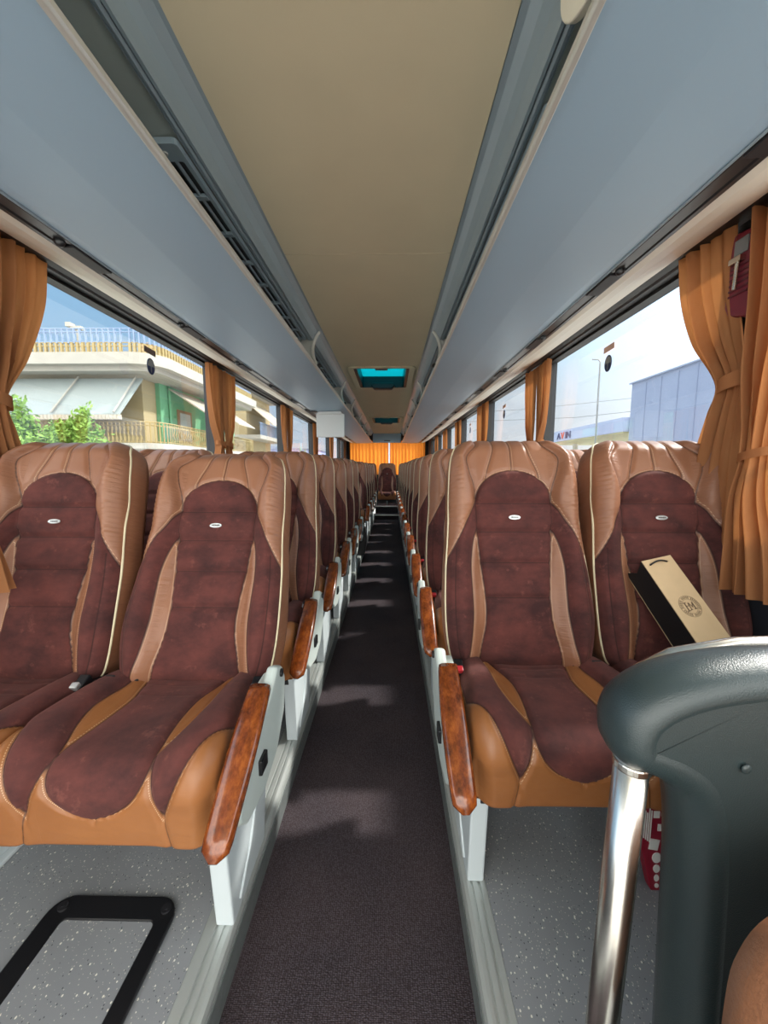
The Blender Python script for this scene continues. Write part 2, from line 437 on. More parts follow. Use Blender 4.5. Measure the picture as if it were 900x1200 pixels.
def cush_mesh():
    n = 96; nr = 120; k = 5; TT = .53
    V = []; P = []; Q = []
    for r in range(nr+1):
        t = TT*r/nr; py, pz, ny, nz = path(t)
        hw = interp(t, [(0, .222), (.06, .238), (.30, .252), (.40, .252), (.53, .242)])
        ring = []
        zb = -.150; yb = py
        if t > .335: yb = .035-.335-.02+.0*(t-.335)
        for i in range(n+1):
            s = -1+2*i/n; u = s*hw; a = abs(u)
            h = .030*sm(.11, .19, a)*(1-sm(.30, .45, t)*.8)-.006*math.cos(min(1, a/.11)*PI/2)*(1-sm(.25, .4, t))
            h -= .030*max(0, (abs(s)-.84)/.16)**2.2
            B = sub_cush(u, t); A = -B
            h -= .008*gr(A, .0065)
            if hwc(t)-a > 0: h += .004*sm(0, .03, hwc(t)-a)-.003*(gr(t-.115, .007)+gr(t-.055, .007))
            if a > .11 and B > 0: h += .005*sm(0, .02, B)
            h -= .0005 if r == 0 else 0
            fv = .150+(t-.46)*.15
            if t > .44: h -= .004*gr(a-fv, .006)
            ring.append(((u, py+ny*h, pz+nz*h), (u, t, A), (a-fv, .2, hwc(t)-a)))
        pe = ring[n][0]; ps = ring[0][0]
        for j in range(1, k+1):
            q = j/(k+1); bul = .01*math.sin(PI*q)
            ring.append(((hw+bul, lerp(pe[1], yb, q), lerp(pe[2], zb, q)), (hw, t, .02), (.2, .2, -.2)))
        for i in range(n+1):
            s = 1-2*i/n; ring.append(((s*hw*.97, yb, zb-.006*(1-s*s)), (s*hw, t, .03), (.2, .2, -.2)))
        for j in range(1, k+1):
            q = 1-j/(k+1); bul = .01*math.sin(PI*q)
            ring.append(((-hw-bul, lerp(ps[1], yb, q), lerp(ps[2], zb, q)), (-hw, t, .02), (.2, .2, -.2)))
        m = len(ring)
        for a in ring: V.append(a[0]); P.append(a[1]); Q.append(a[2])
    F = []
    for r in range(nr):
        for i in range(m): F.append((r*m+i, r*m+(i+1) % m, (r+1)*m+(i+1) % m, (r+1)*m+i))
    o = nr*m; b0 = n+1+k
    for i in range(n): F.append((o+i, o+i+1, o+b0+n-i-1, o+b0+n-i))
    F.append(tuple(range(m-1, -1, -1)))
    return V, F, P, Q
def attr_mesh(name, data, mat):
    V, F, P, Q = data
    me = bpy.data.meshes.new(name); me.from_pydata(V, [], F); me.materials.append(MAT[mat])
    for nm, dat in (('P', P), ('Q', Q)):
        a = me.attributes.new(nm, 'FLOAT_VECTOR', 'POINT'); a.data.foreach_set('vector', [c for p in dat for c in p])
    bm = bmesh.new(); bm.from_mesh(me); bmesh.ops.recalc_face_normals(bm, faces=bm.faces); bm.to_mesh(me); bm.free()
    for p in me.polygons: p.use_smooth = True
    return me
BACK = attr_mesh('backrest', back_mesh(), 'back')
CUSH = attr_mesh('seat_cushion', cush_mesh(), 'cush')
def linkmesh(name, me, parent):
    o = bpy.data.objects.new(name, me); COL.objects.link(o); o.parent = parent; return o
SEAT_Z = .425      # junction height over the podium
def make_seat(side, recline):
    """side: 'L' armrest on +x, 'R' armrest on -x, 'W' window seat (no armrest)"""
    root = bpy.data.objects.new('coach_seat', None); COL.objects.link(root); root.empty_display_size = .1
    c = linkmesh('seat_cushion', CUSH, root); c.location = ({'L': -.024, 'R': .024, 'W': 0}[side], 0, SEAT_Z)
    c.scale = (.85 if side == 'W' else .94, 1, 1)
    b = linkmesh('backrest', BACK, root); b.location = (0, .0, SEAT_Z-.005); b.rotation_euler = (-math.radians(recline), 0, 0)
    for s in (-1, 1):
        m = MB(); pts = []
        for i in range(60):
            v = .015+.735*i/59; hw = hw_back(v); top = max(0, (v-.70)/.055)**2
            lum = -.014*math.exp(-((v-.17)/.13)**2)-.016*math.exp(-((v-.62)/.09)**2)
            bol = -.042*(1-.35*sm(.45, .56, v))*(1-sm(.70, .755, v)*.8)
            pts.append((s*(hw+.001), lum+bol+.046+top*.03, v))
        m.tube(pts, .0042, 6); m.build('piping', 'pipe', b, smooth=True, recalc=False)
    m = MB(); m.tube([(.018*math.cos(a), -.0, .006*math.sin(a)) for a in [2*PI*i/28 for i in range(28)]], .0018, 6, closed=True)
    m.prism([(.0175*math.cos(2*PI*i/28), .0058*math.sin(2*PI*i/28)) for i in range(28)], 'y', -.001, .004)
    m.mi = 1
    for x0, w, h in ((-.0105, .004, .0035), (-.0045, .0018, .0045), (-.001, .0035, .003), (.0045, .0018, .0045), (.0085, .003, .0035)):
        m.box(x0, x0+w, -.0022, -.0008, -h/2, h/2)
    bd = m.build('badge', ['badge', 'black'], b, smooth=False); bd.location = (0, -.0135, .473)
    m = MB(); m.prism([(-.17, .02), (-.195, .30), (-.19, .60), (-.12, .71), (.12, .71), (.19, .60), (.195, .30), (.17, .02)], 'y', .112, .135)
    m.build('back_shell', 'shell', b, bevel=.012, seg=3)
    m = MB(); m.box(-.19, .19, -.30, .04, SEAT_Z-.185, SEAT_Z-.157); m.box(-.19, -.15, -.02, .12, SEAT_Z-.185, SEAT_Z+.02); m.box(.15, .19, -.02, .12, SEAT_Z-.185, SEAT_Z+.02)
    m.build('seat_frame', 'shell', root, bevel=.004)
    # belt buckles
    for s in ((-1, 1) if side != 'W' else (1,)):
        m = MB(); m.box(s*.205-.014, s*.205+.014, -.085, -.035, SEAT_Z+.012, SEAT_Z+.040, rot=Matrix.Rotation(.5, 3, 'X'))
        m.box(s*.205-.008, s*.205+.008, -.04, .03, SEAT_Z+.0, SEAT_Z+.016)
        k = m.build('belt_buckle', 'black', root, bevel=.004)
        m = MB(); m.box(s*.205-.010, s*.205+.010, -.088, -.070, SEAT_Z+.018, SEAT_Z+.044, rot=Matrix.Rotation(.5, 3, 'X'))
        m.build('release_button', 'red' if (side == 'R' and s < 0) else 'badge', k, bevel=.003)
    if side == 'W':
        m = MB(); m.box(-.03, .03, -.28, .02, .0, .012); m.prism([(-.27, .012), (-.05, .012), (.0, .25), (-.28, .25)], 'x', -.012, .012)
        m.build('leg', 'legmetal', root, bevel=.004)
        return root
    sg = 1 if side == 'L' else -1
    # burl armrest, curved down to the front
    m = MB(); nn = 22; rings = []
    for i in range(nn+1):
        t = i/nn; y = lerp(-.165, -.435, t); z = SEAT_Z+.085-.165*t**1.15+.012*math.sin(PI*t); x = sg*(.252+.004*math.sin(PI*t))
        wv = .026+.004*math.sin(PI*t)
        if t > .93: wv *= math.sqrt(max(.08, 1-((t-.93)/.07)**2))
        th = .015 if t < .93 else .015*math.sqrt(max(.1, 1-((t-.93)/.07)**2))
        sl = math.atan2(.165*1.15*t**.15, .27); ny, nz = math.sin(sl), math.cos(sl); ny = -ny
        ring = []
        for q in range(12):
            a = 2*PI*q/12; cx = math.copysign(abs(math.cos(a))**.6, math.cos(a))*wv; cz = math.copysign(abs(math.sin(a))**.6, math.sin(a))*th
            ring.append((x+cx, y+ny*cz, z+nz*cz))
        rings.append(ring)
    vs = [p for r_ in rings for p in r_]; fs = []
    for i in range(nn):
        for q in range(12): fs.append((i*12+q, i*12+(q+1) % 12, (i+1)*12+(q+1) % 12, (i+1)*12+q))
    fs += [tuple(range(11, -1, -1)), tuple(nn*12+q for q in range(12))]
    m.add(vs, fs); m.build('armrest', 'wood', root, smooth=True)
    # grey side cover (shield shape) with latch
    m = MB()
    poly = [(-.05, .055), (-.075, .098), (-.115, .116), (-.17, .082), (-.25, .045), (-.33, .005), (-.38, -.04), (-.378, -.066), (-.34, -.098), (-.24, -.118), (-.14, -.095), (-.07, -.03)]
    m.prism([(y, SEAT_Z+z) for y, z in poly], 'x', sg*.252, sg*.281)
    cv = m.build('side_cover', 'greycover', root, bevel=.009, seg=3)
    m = MB(); m.box(sg*.277, sg*.289, -.275, -.235, SEAT_Z-.05, SEAT_Z-.015); m.build('latch', 'black', cv, bevel=.003)
    m = MB(); m.tube([(sg*.272, -.095, SEAT_Z+.088), (sg*.286, -.095, SEAT_Z+.088)], .010, 14); m.build('pivot_cap', 'black', cv)
    m = MB(); m.box(sg*.225, sg*.256, -.19, -.06, SEAT_Z+.0, SEAT_Z+.07); m.build('armrest_mount', 'greycover', root, bevel=.006)
    # pale leg plate standing on the rail
    m = MB(); m.prism([(-.275, .0), (-.06, .0), (-.03, .16), (-.02, SEAT_Z-.16), (-.30, SEAT_Z-.16)], 'x', sg*.168, sg*.210)
    lg = m.build('leg', 'legmetal', root, bevel=.005)
    m = MB(); m.tube([(sg*.211, -.24, .03), (sg*.211, -.17, .09), (sg*.211, -.12, .17), (sg*.211, -.10, .23)], .004, 6); m.build('leg_rib', 'legmetal', lg, smooth=True)
    return root
ORD = ['first', 'second', 'third', 'fourth', 'fifth', 'sixth', 'seventh', 'eighth', 'ninth', 'tenth', 'eleventh', 'twelfth', 'thirteenth', 'fourteenth', 'fifteenth']
RR = [1.135+.655*k for k in range(12)]
LR = [1.03+.60*k for k in range(6)]+[5.42+.62*k for k in range(5)]
protos = {'L': make_seat('L', 24), 'R': make_seat('R', 16), 'W': make_seat('W', 17)}
used = set()
def put_seat(kind, x, y, label, group, recline=None, z=POD):
    if kind not in used: used.add(kind); o = protos[kind]
    else: o = copy_tree(protos[kind])
    o.location = (x, y, z); tag(o, label, 'seat', group)
    if recline is not None:
        for ch in o.children:
            if ch.name.startswith('backrest'): ch.rotation_euler[0] = -math.radians(recline)
    return o
XLa, XLw, XRa, XRw = -.565, -1.045, .405, .880
for i, y in enumerate(LR):
    rl = 25 if i == 0 else random.choice([17, 18, 19, 20])
    extra = 'reclined, nearest the camera' if i == 0 else 'counted from the front'
    put_seat('L', XLa, y, f'brown and tan aisle seat, left of the aisle, {ORD[i]} row, {extra}', 'seats along the left side of the aisle', rl)
    put_seat('W', XLw, y+(-.0), f'brown and tan window seat, left side, {ORD[i]} row from the front', 'window seats on the left side', 18 if i == 0 else 17)
for i, y in enumerate(RR):
    extra = 'nearest the camera' if i == 0 else 'counted from the front'
    put_seat('R', XRa, y, f'brown and tan aisle seat, right of the aisle, {ORD[i]} row, {extra}', 'seats along the right side of the aisle', 16 if i == 0 else random.choice([15, 16, 17]))
    put_seat('W', XRw, y, f'brown and tan window seat, right side, {ORD[i]} row' + (', with a paper bag on it' if i == 0 else ' from the front'), 'window seats on the right side', 16)
for j, x in enumerate((XLw, XLa, CX+.01, XRa, XRw)):
    nm = ['leftmost window end', 'second from the left', 'middle, facing straight down the aisle', 'second from the right', 'rightmost window end'][j]
    put_seat('W', x, 9.55, f'brown seat in the rear bench row, {nm}', 'rear bench seats', 12, z=POD+.0)

# ------------------------------------------------------------------ floors
AL, AR = -.352, .182
def fbox(name, mat, *a, bevel=0):
    m = MB(); m.box(*a); return struct(m.build(name, mat, bevel=bevel))
Y0, Y1 = -.9, 11.4
fbox('floor', 'carpet', AL-.01, AR+.01, Y0, Y1, -.03, 0)
fbox('floor_left', 'vinyl', -1.32, AL-.068, Y0, Y1, POD-.06, POD)
fbox('floor_right', 'vinyl', AR+.058, 1.12, Y0, Y1, POD-.06, POD)
def rail(name, x0, x1):
    m = MB(); s = 1 if x1 > x0 else -1; w = abs(x1-x0)
    # stepped top profile, x measured outward from the aisle edge
    prof = [(0, -.09), (0, -.012), (.004, -.003), (.012, 0), (.020, 0), (.021, -.004), (.025, -.004), (.026, 0), (.038, 0), (.039, -.005), (.044, -.005), (.045, 0), (w-.002, 0), (w, -.003), (w, -.09)]
    m.prism([(x0+s*a, POD+b+.002) for a, b in prof], 'y', Y0, 8.75)
    return struct(m.build(name, 'alu'))
rail('trim_1', AL, AL-.07); rail('trim_2', AR, AR+.06)
m = MB(); m.box(AL-.001, AL+.003, Y0, 9.4, .0, .066); struct(m.build('trim_3', 'riser'))
m = MB(); m.box(AR-.003, AR+.001, Y0, 9.4, .0, .066); struct(m.build('trim_4', 'riser'))
# steps at the aisle end
fbox('floor_step_lower', 'carpet', AL, AR, 8.35, Y1, 0, .09)
fbox('floor_step_upper', 'carpet', AL, AR, 8.75, 9.1, .09, .24)
fbox('trim_5', 'alu', AL, AR, 8.33, 8.38, .085, .10)
fbox('trim_6', 'alu', AL, AR, 8.735, 8.77, .235, .25)

# floor hatch frame at the front left
m = MB()
def rrect(x0, x1, y0, y1, r, k=6):
    out = []
    for cx, cy, a0 in ((x1-r, y1-r, 0), (x0+r, y1-r, PI/2), (x0+r, y0+r, PI), (x1-r, y0+r, 1.5*PI)):
        for i in range(k+1): out.append((cx+r*math.cos(a0+PI/2*i/k), cy+r*math.sin(a0+PI/2*i/k)))
    return out
def ringmesh(m, o, i, z0, z1, zi=None):
    k = len(o); zi = z1 if zi is None else zi
    vs = [(p[0], p[1], z0) for p in o]+[(p[0], p[1], z1) for p in o]+[(p[0], p[1], zi) for p in i]+[(p[0], p[1], z0) for p in i]
    fs = []
    for a in range(4):
        for j in range(k):
            b = (a+1) % 4; fs.append((a*k+j, a*k+(j+1) % k, b*k+(j+1) % k, b*k+j))
    m.add(vs, fs)
t = thing('floor_hatch', (-.645, .60, POD), 'black rounded frame of a floor hatch with speckled grey lid, front left floor', 'hatch')
m = MB(); ringmesh(m, rrect(-.155, .145, -.45, .205, .045), rrect(-.110, .105, -.41, .158, .012), 0, .012, .006); m.build('hatch_frame', 'black', t, bevel=.003)
m = MB(); m.box(-.110, .105, -.41, .158, 0, .004); m.build('hatch_lid', 'vinyl', t)
for sx, sy in ((-.126, .180), (.120, .180), (-.128, -.12), (.122, -.12)):
    m = MB(); m.tube([(sx, sy, .008), (sx, sy, .0135)], .011, 16); m.tube([(sx, sy, .0125), (sx, sy, .0145)], .004, 6); m.build('screw', 'shell', t)

# ------------------------------------------------------------------ body shell
WL, WR = CX-1.2, CX+1.2
ZS, ZT = 1.0, 1.86
PR = [1.24, 2.87, 4.5, 6.1, 7.6, 9.0, 10.3]
PL = [1.22, 2.92, 4.72, 6.5, 8.2, 9.9]
def wall(name, side, pillars):
    x0 = WL if side < 0 else WR; xo = x0+side*.07
    a, b = sorted((x0, xo))
    m = MB(); m.box(a, b, Y0, Y1, 0-.03, ZS); m.box(a, b, Y0, Y1, ZT, 2.15)
    for p in pillars: m.box(a, b, p-.05, p+.05, ZS, ZT)
    m.box(a, b, Y1-.75, Y1, ZS, ZT)
    struct(m.build(name, 'pillar'))
    # ledge under the glass
    m = MB(); xs = sorted((x0, x0-side*.035)); m.box(xs[0], xs[1], Y0, Y1-.05, ZS-.03, ZS); struct(m.build('trim_8' if side < 0 else 'trim_9', 'cream', bevel=.006))
wall('wall_left', -1, PL); wall('wall_right', 1, PR)
wn = 1
for side, pillars in ((-1, PL), (1, PR)):
    x0 = WL if side < 0 else WR
    edges = [Y0]+pillars+[Y1-.7]
    for a, b in zip(edges, edges[1:]):
        a2, b2 = a+.05, b-.05
        if b2-a2 < .2: continue
        m = MB(); g = x0+side*.035; m.box(min(g, g+side*.004), max(g, g+side*.004), a2, b2, ZS, ZT)
        w = struct(m.build(f'window_{wn}', 'glass'))
        m = MB(); xs = sorted((x0-side*.012, x0+side*.03))
        for q in ((a2-.01, a2+.03, ZS, ZT), (b2-.03, b2+.01, ZS, ZT), (a2, b2, ZT-.018, ZT+.01), (a2, b2, ZS-.005, ZS+.025)): m.box(xs[0], xs[1], *q)
        fr = m.build('window_frame', 'rubber'); fr.parent = w
        wn += 1
# stickers on the glass
def sticker(x, y, z, side, lab):
    t = thing('window_sticker', (x, y, z), lab, 'sticker')
    m = MB(); m.prism([(.033*math.cos(2*PI*i/28), .042*math.sin(2*PI*i/28)) for i in range(28)], 'x', -.001, .001); d = m.build('round_pictogram', plain('sticker_blue', srgb(30, 46, 84), .5), t)
    m = MB(); xx = -side*.0015
    m.prism([(.028*math.cos(2*PI*i/24), .036*math.sin(2*PI*i/24)) for i in range(24)][:13], 'x', xx-.0004, xx+.0004)
    m.box(xx-.0006, xx+.0006, -.003, .003, -.03, .03)
    m.build('white_mark', 'midgrey', t)
    m = MB(); m.box(-.001, .001, -.048, .048, .062, .092, rot=Matrix.Rotation(-.05, 3, 'X')); m.build('rectangular_sticker', plain('sticker_rect', srgb(90, 70, 66) if side < 0 else srgb(206, 168, 150), .5), t)
    return t
sticker(WL+.033, 2.08, 1.66, -1, 'small dark round and rectangular stickers on the large front window, left side')
sticker(WR+.033, 2.10, 1.67, 1, 'small round and rectangular stickers on the large front window, right side')
sticker(WR+.033, 3.95, 1.66, 1, 'small round stickers on the second window, right side')
sticker(WR+.033, 5.6, 1.66, 1, 'small round stickers on the third window, right side')

# ceiling
HY = [(3.72, 4.62), (7.3, 8.2)]
HX = (CX-.255, CX+.275)
def cbox(m, x0, x1, y0, y1): m.box(x0, x1, y0, y1, 2.06, 2.085)
m = MB(); ce = (CX-.375, CX+.36)
ys = [Y0, 1.80]; cbox(m, ce[0], ce[1], Y0, 1.798); cbox(m, ce[0], ce[1], 1.802, HY[0][0]); cbox(m, ce[0], HX[0], *HY[0]); cbox(m, HX[1], ce[1], *HY[0])
cbox(m, ce[0], ce[1], HY[0][1], HY[1][0]); cbox(m, ce[0], HX[0], *HY[1]); cbox(m, HX[1], ce[1], *HY[1]); cbox(m, ce[0], ce[1], HY[1][1], Y1)
m.box(ce[0], ce[1], 1.79, 1.81, 2.066, 2.09)
struct(m.build('ceiling', 'ceil', recalc=False))
m = MB(); m.box(WL-.07, HX[0], Y0, Y1, 2.15, 2.2); m.box(HX[1], WR+.07, Y0, Y1, 2.15, 2.2)
for a, b in ((Y0, HY[0][0]), (HY[0][1], HY[1][0]), (HY[1][1], Y1)): m.box(HX[0], HX[1], a, b, 2.15, 2.2)
struct(m.build('ceiling_roof', 'shell', recalc=False))
for i, (a, b) in enumerate(HY):
    yc = (a+b)/2; xc = (HX[0]+HX[1])/2
    t = thing('roof_hatch', (xc, yc, 2.06), ['teal glass roof hatch in the ceiling, the nearer of two', 'teal glass roof hatch in the ceiling, the farther of two'][i], 'roof hatch', 'roof hatches')
    hx = (HX[1]-HX[0])/2; hy = (b-a)/2
    m = MB(); ringmesh(m, rrect(-hx-.055, hx+.055, -hy-.05, hy+.05, .05), rrect(-hx+.0, hx-.0, -hy+.0, hy-.0, .03), -.012, .0, .0)
    m.build('hatch_surround', 'ceil', t, bevel=.004)
    m = MB(); ringmesh(m, rrect(-hx, hx, -hy, hy, .03), rrect(-hx+.03, hx-.03, -hy+.03, hy-.03, .02), -.004, .13); m.build('hatch_rim', 'black', t)
    m = MB(); m.box(-hx+.01, hx-.01, -hy+.01, hy-.01, .115, .12); m.build('hatch_glass', 'teal', t)
    m = MB(); m.prism([(-.14, 0), (-.10, -.04), (.10, -.04), (.14, 0), (.12, .03), (-.12, .03)], 'y', hy-.12, hy-.03); q = m.build('hatch_handle', 'black', t, bevel=.01)
    m = MB(); m.box(-.06, .06, -hy+.02, -hy+.07, -.012, .03); m.build('latch', 'black', t, bevel=.006)
# rear bulkhead and wall
m = MB(); m.box(CX-.39, CX+.38, 10.55, 10.62, 1.80, 2.05); struct(m.build('trim_10', 'rack', bevel=.02))
m = MB(); m.box(CX-.08, CX+.08, 10.54, 10.552, 1.84, 1.865); tag(m.build('air_vent', 'strip'), 'dark slot vent in the rear ceiling bulkhead', 'vent')
m = MB(); m.box(WL, WR, Y1, Y1+.05, -.03, .95); m.box(WL, WR, Y1, Y1+.05, 1.9, 2.15); m.box(WL, WL+.12, Y1, Y1+.05, .95, 1.9); m.box(WR-.12, WR, Y1, Y1+.05, .95, 1.9)
struct(m.build('wall_rear', 'pillar', recalc=False))
m = MB(); m.box(WL+.12, WR-.12, Y1+.02, Y1+.025, .95, 1.9); struct(m.build(f'window_{wn}', 'glass'))

# ------------------------------------------------------------------ luggage racks
RB = 1.79
def rack(side):
    nm = 'left' if side < 0 else 'right'
    X = lambda h: CX+side*h
    t = thing('luggage_rack', (X(.6), 5, RB), f'long blue-grey overhead luggage rack along the {nm} side of the coach', 'luggage rack', 'overhead luggage racks')
    def P(name, mat, prof, y0=Y0, y1=10.55, **kw):
        m = MB(); m.prism([(X(h)-X(.6), z-RB) for h, z in prof], 'y', y0-5, y1-5); return m.build(name, mat, t, **kw)
    P('bottom_panel', 'rack', [(.405, RB+.002), (.60, RB-.006), (.80, RB-.004), (.838, RB), (.838, RB+.02), (.405, RB+.02)])
    P('front_lip', 'lip', [(.390, RB+.002), (.394, RB-.004), (.404, RB-.004), (.406, RB+.016), (.398, RB+.018), (.390, RB+.014)], bevel=.002)
    # service rail with lamps and nozzles
    P('service_rail', 'strip', [(.838, RB+.0), (.846, RB-.003), (.856, RB-.003), (.860, RB+.001), (.884, RB+.001), (.888, RB-.003), (.900, RB-.003), (.905, RB+.006), (.905, RB+.02), (.838, RB+.02)])
    P('rail_edge', 'cove', [(.834, RB-.002), (.837, RB-.006), (.840, RB-.005), (.840, RB+.004)])
    P('wall_cove', 'cream', [(.903, RB+.0), (.93, RB-.002), (.98, RB+.012), (1.04, RB+.038), (1.10, RB+.066), (1.10, RB+.09), (.903, RB+.05)], smooth=False)
    P('window_header', 'rubber', [(1.097, RB+.066), (1.11, RB+.064), (1.118, RB+.070), (1.14, RB+.068), (1.15, RB+.062), (1.20, RB+.066), (1.20, RB+.10), (1.097, RB+.10)])
    # cove beside the ceiling panel
    P('ceiling_cove', 'cove', [(.362, 2.062), (.378, 2.057), (.398, 2.040), (.414, 2.018), (.424, 1.996), (.428, 1.985), (.436, 1.985), (.436, 2.0), (.42, 2.03), (.40, 2.06), (.362, 2.075)])
    P('cove_moulding', 'cove', [(.438, 2.0), (.440, 1.988), (.447, 1.984), (.454, 1.986), (.456, 1.992), (.458, 1.987), (.461, 1.992), (.461, 2.01), (.438, 2.02)])
    P('inner_ceiling', 'inner', [(.461, 1.995), (.60, 1.99), (.95, 2.0), (1.10, 1.97), (1.15, 1.89), (1.2, 1.89), (1.2, 2.1), (.461, 2.1)])
    # bracket ribs
    ys = [2.72, 4.25, 5.35, 6.7, 8.0, 9.3]
    for y in ys:
        m = MB(); pts = []
        for i in range(14):
            a = i/13; h = .375+.052*math.sin(a*PI*.5)+.0*a; z = 2.045-(2.045-RB-.02)*a
            h = lerp(.385, .398, a)+.045*math.sin(a*PI)**.8
            pts.append((X(h)-X(.6), y-5, z-RB))
        m.tube(pts, [.011+.004*math.sin(PI*i/13) for i in range(14)], 8)
        m.prism([(X(.44)-X(.6), 1.99-RB), (X(.50)-X(.6), 1.995-RB), (X(.62)-X(.6), .02), (X(.40)-X(.6), .02), (X(.425)-X(.6), .12)], 'y', y-5-.006, y-5+.006)
        m.build('rack_bracket', 'lip', t, smooth=False)
        m = MB(); m.ball((X(.395)-X(.6), y-5, .03), .016); m.build('bracket_clip', 'black', t, smooth=True)
    # small lamp/nozzle units along the rail
    for k in range(14):
        y = .55+.66*k+(.2 if side > 0 else 0)
        m = MB(); m.box(X(.845)-X(.6), X(.893)-X(.6), y-5, y-5+.16, -.0085, .004); u = m.build('reading_lamp_unit', 'shell', t, bevel=.003)
        m = MB(); m.ball((X(.870)-X(.6), y-5-.02, -.003), .016, sy=.8); m.build('lamp_joint', 'strip', u, smooth=True)
    return t
rack(-1); rack(1)
# vent grilles on the rack's inner ceiling
def grille(side, y0, y1, lab):
    h0, h1 = .478, .56
    t = thing('air_grille', (CX+side*.510, y0, 1.985), lab, 'air vent', 'long air grilles in the racks')
    m = MB(); L_ = y1-y0
    a, b = -.046, .046
    ringmesh(m, rrect(a, b, 0, L_, .012, 3), rrect(a+.012, b-.012, .06, L_-.03, .006, 3), -.012, .004); m.build('grille_frame', 'cove', t)
    m = MB(); m.box(a+.01, b-.01, .05, L_-.02, -.001, .004); m.build('grille_backing', 'strip', t)
    m = MB()
    for xx in (-.012, .012): m.box(xx-.0025, xx+.0025, .06, L_-.03, -.013, -.004)
    k = int(L_/.20)
    for i in range(1, k+1): m.box(a+.012, b-.012, i*L_/(k+1), i*L_/(k+1)+.018, -.015, -.004)
    m.build('grille_bars', 'cove', t)
    m = MB(); m.tube([(side*.0, .03, -.016), (0, .03, -.010)], .007, 12); m.build('screw', 'lip', t)
grille(-1, 1.10, 2.66, 'long slotted air grille in the left luggage rack, nearest')
grille(-1, 2.80, 4.18, 'long slotted air grille in the left luggage rack, behind the first bracket')
grille(1, 1.02, 2.66, 'long slotted air grille in the right luggage rack, nearest')
grille(1, 2.80, 4.18, 'long slotted air grille in the right luggage rack, behind the first bracket')
# fold-down monitor
t = thing('folding_monitor', (-.71, 4.58, 1.785), 'pale grey fold-down monitor hanging under the left luggage rack', 'monitor')
m = MB(); m.box(-.165, .165, 0, .03, -.30, -.03); m.build('screen_housing', 'white', t, bevel=.008)
m = MB(); m.prism([(-.16, -.035), (-.13, -.008), (.12, 0), (.15, -.035)], 'y', -.02, .06); m.build('hinge_mount', 'white', t, bevel=.005)
m = MB(); m.tube([(-.19, .0, -.012), (-.19, .0, 0)], .04, 14); m.build('ceiling_knob', 'strip', t)
# round board in the right rack
t = thing('round_board', (.302, .60, RB+.032), 'cream round board with a tan band, in the right luggage rack', 'board')
m = MB(); m.prism([(.175*math.cos(2*PI*i/48), .118+.118*math.sin(2*PI*i/48)) for i in range(48)], 'x', -.008, .008); m.build('board', plain('cream_board', srgb(226, 222, 206), .5), t, bevel=.003)
m = MB(); m.prism([(.09, .19), (.145, .185), (.165, .15), (.13, .165)], 'x', -.0105, -.0075); m.build('tan_band', plain('tan_band', srgb(190, 158, 96), .5), t)

# ------------------------------------------------------------------ curtains
def curtain(side, prof, lab, nf=7, group='tied window curtains', tie=None, amp=.02, seed=0, loose=0):
    """prof: list of (z, y_centre, half_width, inset from wall)"""
    x0 = WL if side < 0 else WR
    zt = prof[0][0]; zb = prof[-1][0]; nz = 60; nu = 96
    pz = [(-p[0], p[1]) for p in prof]; ph = [(-p[0], p[2]) for p in prof]; pi_ = [(-p[0], p[3]) for p in prof]
    rnd = random.Random(seed); phs = [rnd.uniform(0, 6) for _ in range(4)]
    base = Vector((x0-side*.05, prof[0][1], 0))
    t = thing('curtain', (base.x, base.y, zt), lab, 'curtain', group)
    vs = []; fs = []
    for r in range(nz+1):
        z = lerp(zt, zb, r/nz); yc = sinterp(-z, pz); hw = sinterp(-z, ph); ins = sinterp(-z, pi_)
        for c in range(nu+1):
            u = c/nu; w = u+.02*math.sin(u*9+phs[0])*1
            A = amp*(.55+.45*math.sin(u*5+phs[1]))*min(1.3, .5+ .13/ max(.05, hw)*.5)
            fold = A*math.sin(2*PI*nf*w+phs[2]+.5*math.sin(z*5+phs[3]))+A*.4*math.sin(2*PI*nf*1.7*w+phs[1])
            vs.append((x0-side*(ins+fold+.005)-base.x, yc+(2*u-1)*hw+A*.3*math.cos(2*PI*nf*w)-base.y, z-zt))
    for r in range(nz):
        for c in range(nu): fs.append((r*(nu+1)+c, r*(nu+1)+c+1, (r+1)*(nu+1)+c+1, (r+1)*(nu+1)+c))
    m = MB(); m.add(vs, fs); m.build('cloth', 'curtain', t, smooth=True, recalc=False, solid=0)
    if tie:
        z, h2 = tie; yc = sinterp(-z, pz); hw = sinterp(-z, ph)+.008; ins = sinterp(-z, pi_)
        m = MB(); k = 28; vs = []; fs = []
        for i in range(k):
            a = 2*PI*i/k
            for zz in (-h2, h2): vs.append((x0-side*(ins+.005)+.034*math.cos(a)-base.x, yc+hw*math.sin(a)-base.y, z+zz-zt-.012*math.sin(a)))
        for i in range(k): j = (i+1) % k; fs.append((2*i, 2*j, 2*j+1, 2*i+1))
        m.add(vs, fs); m.build('tie_band', 'curtain', t, smooth=True, recalc=False, solid=0)
    return t
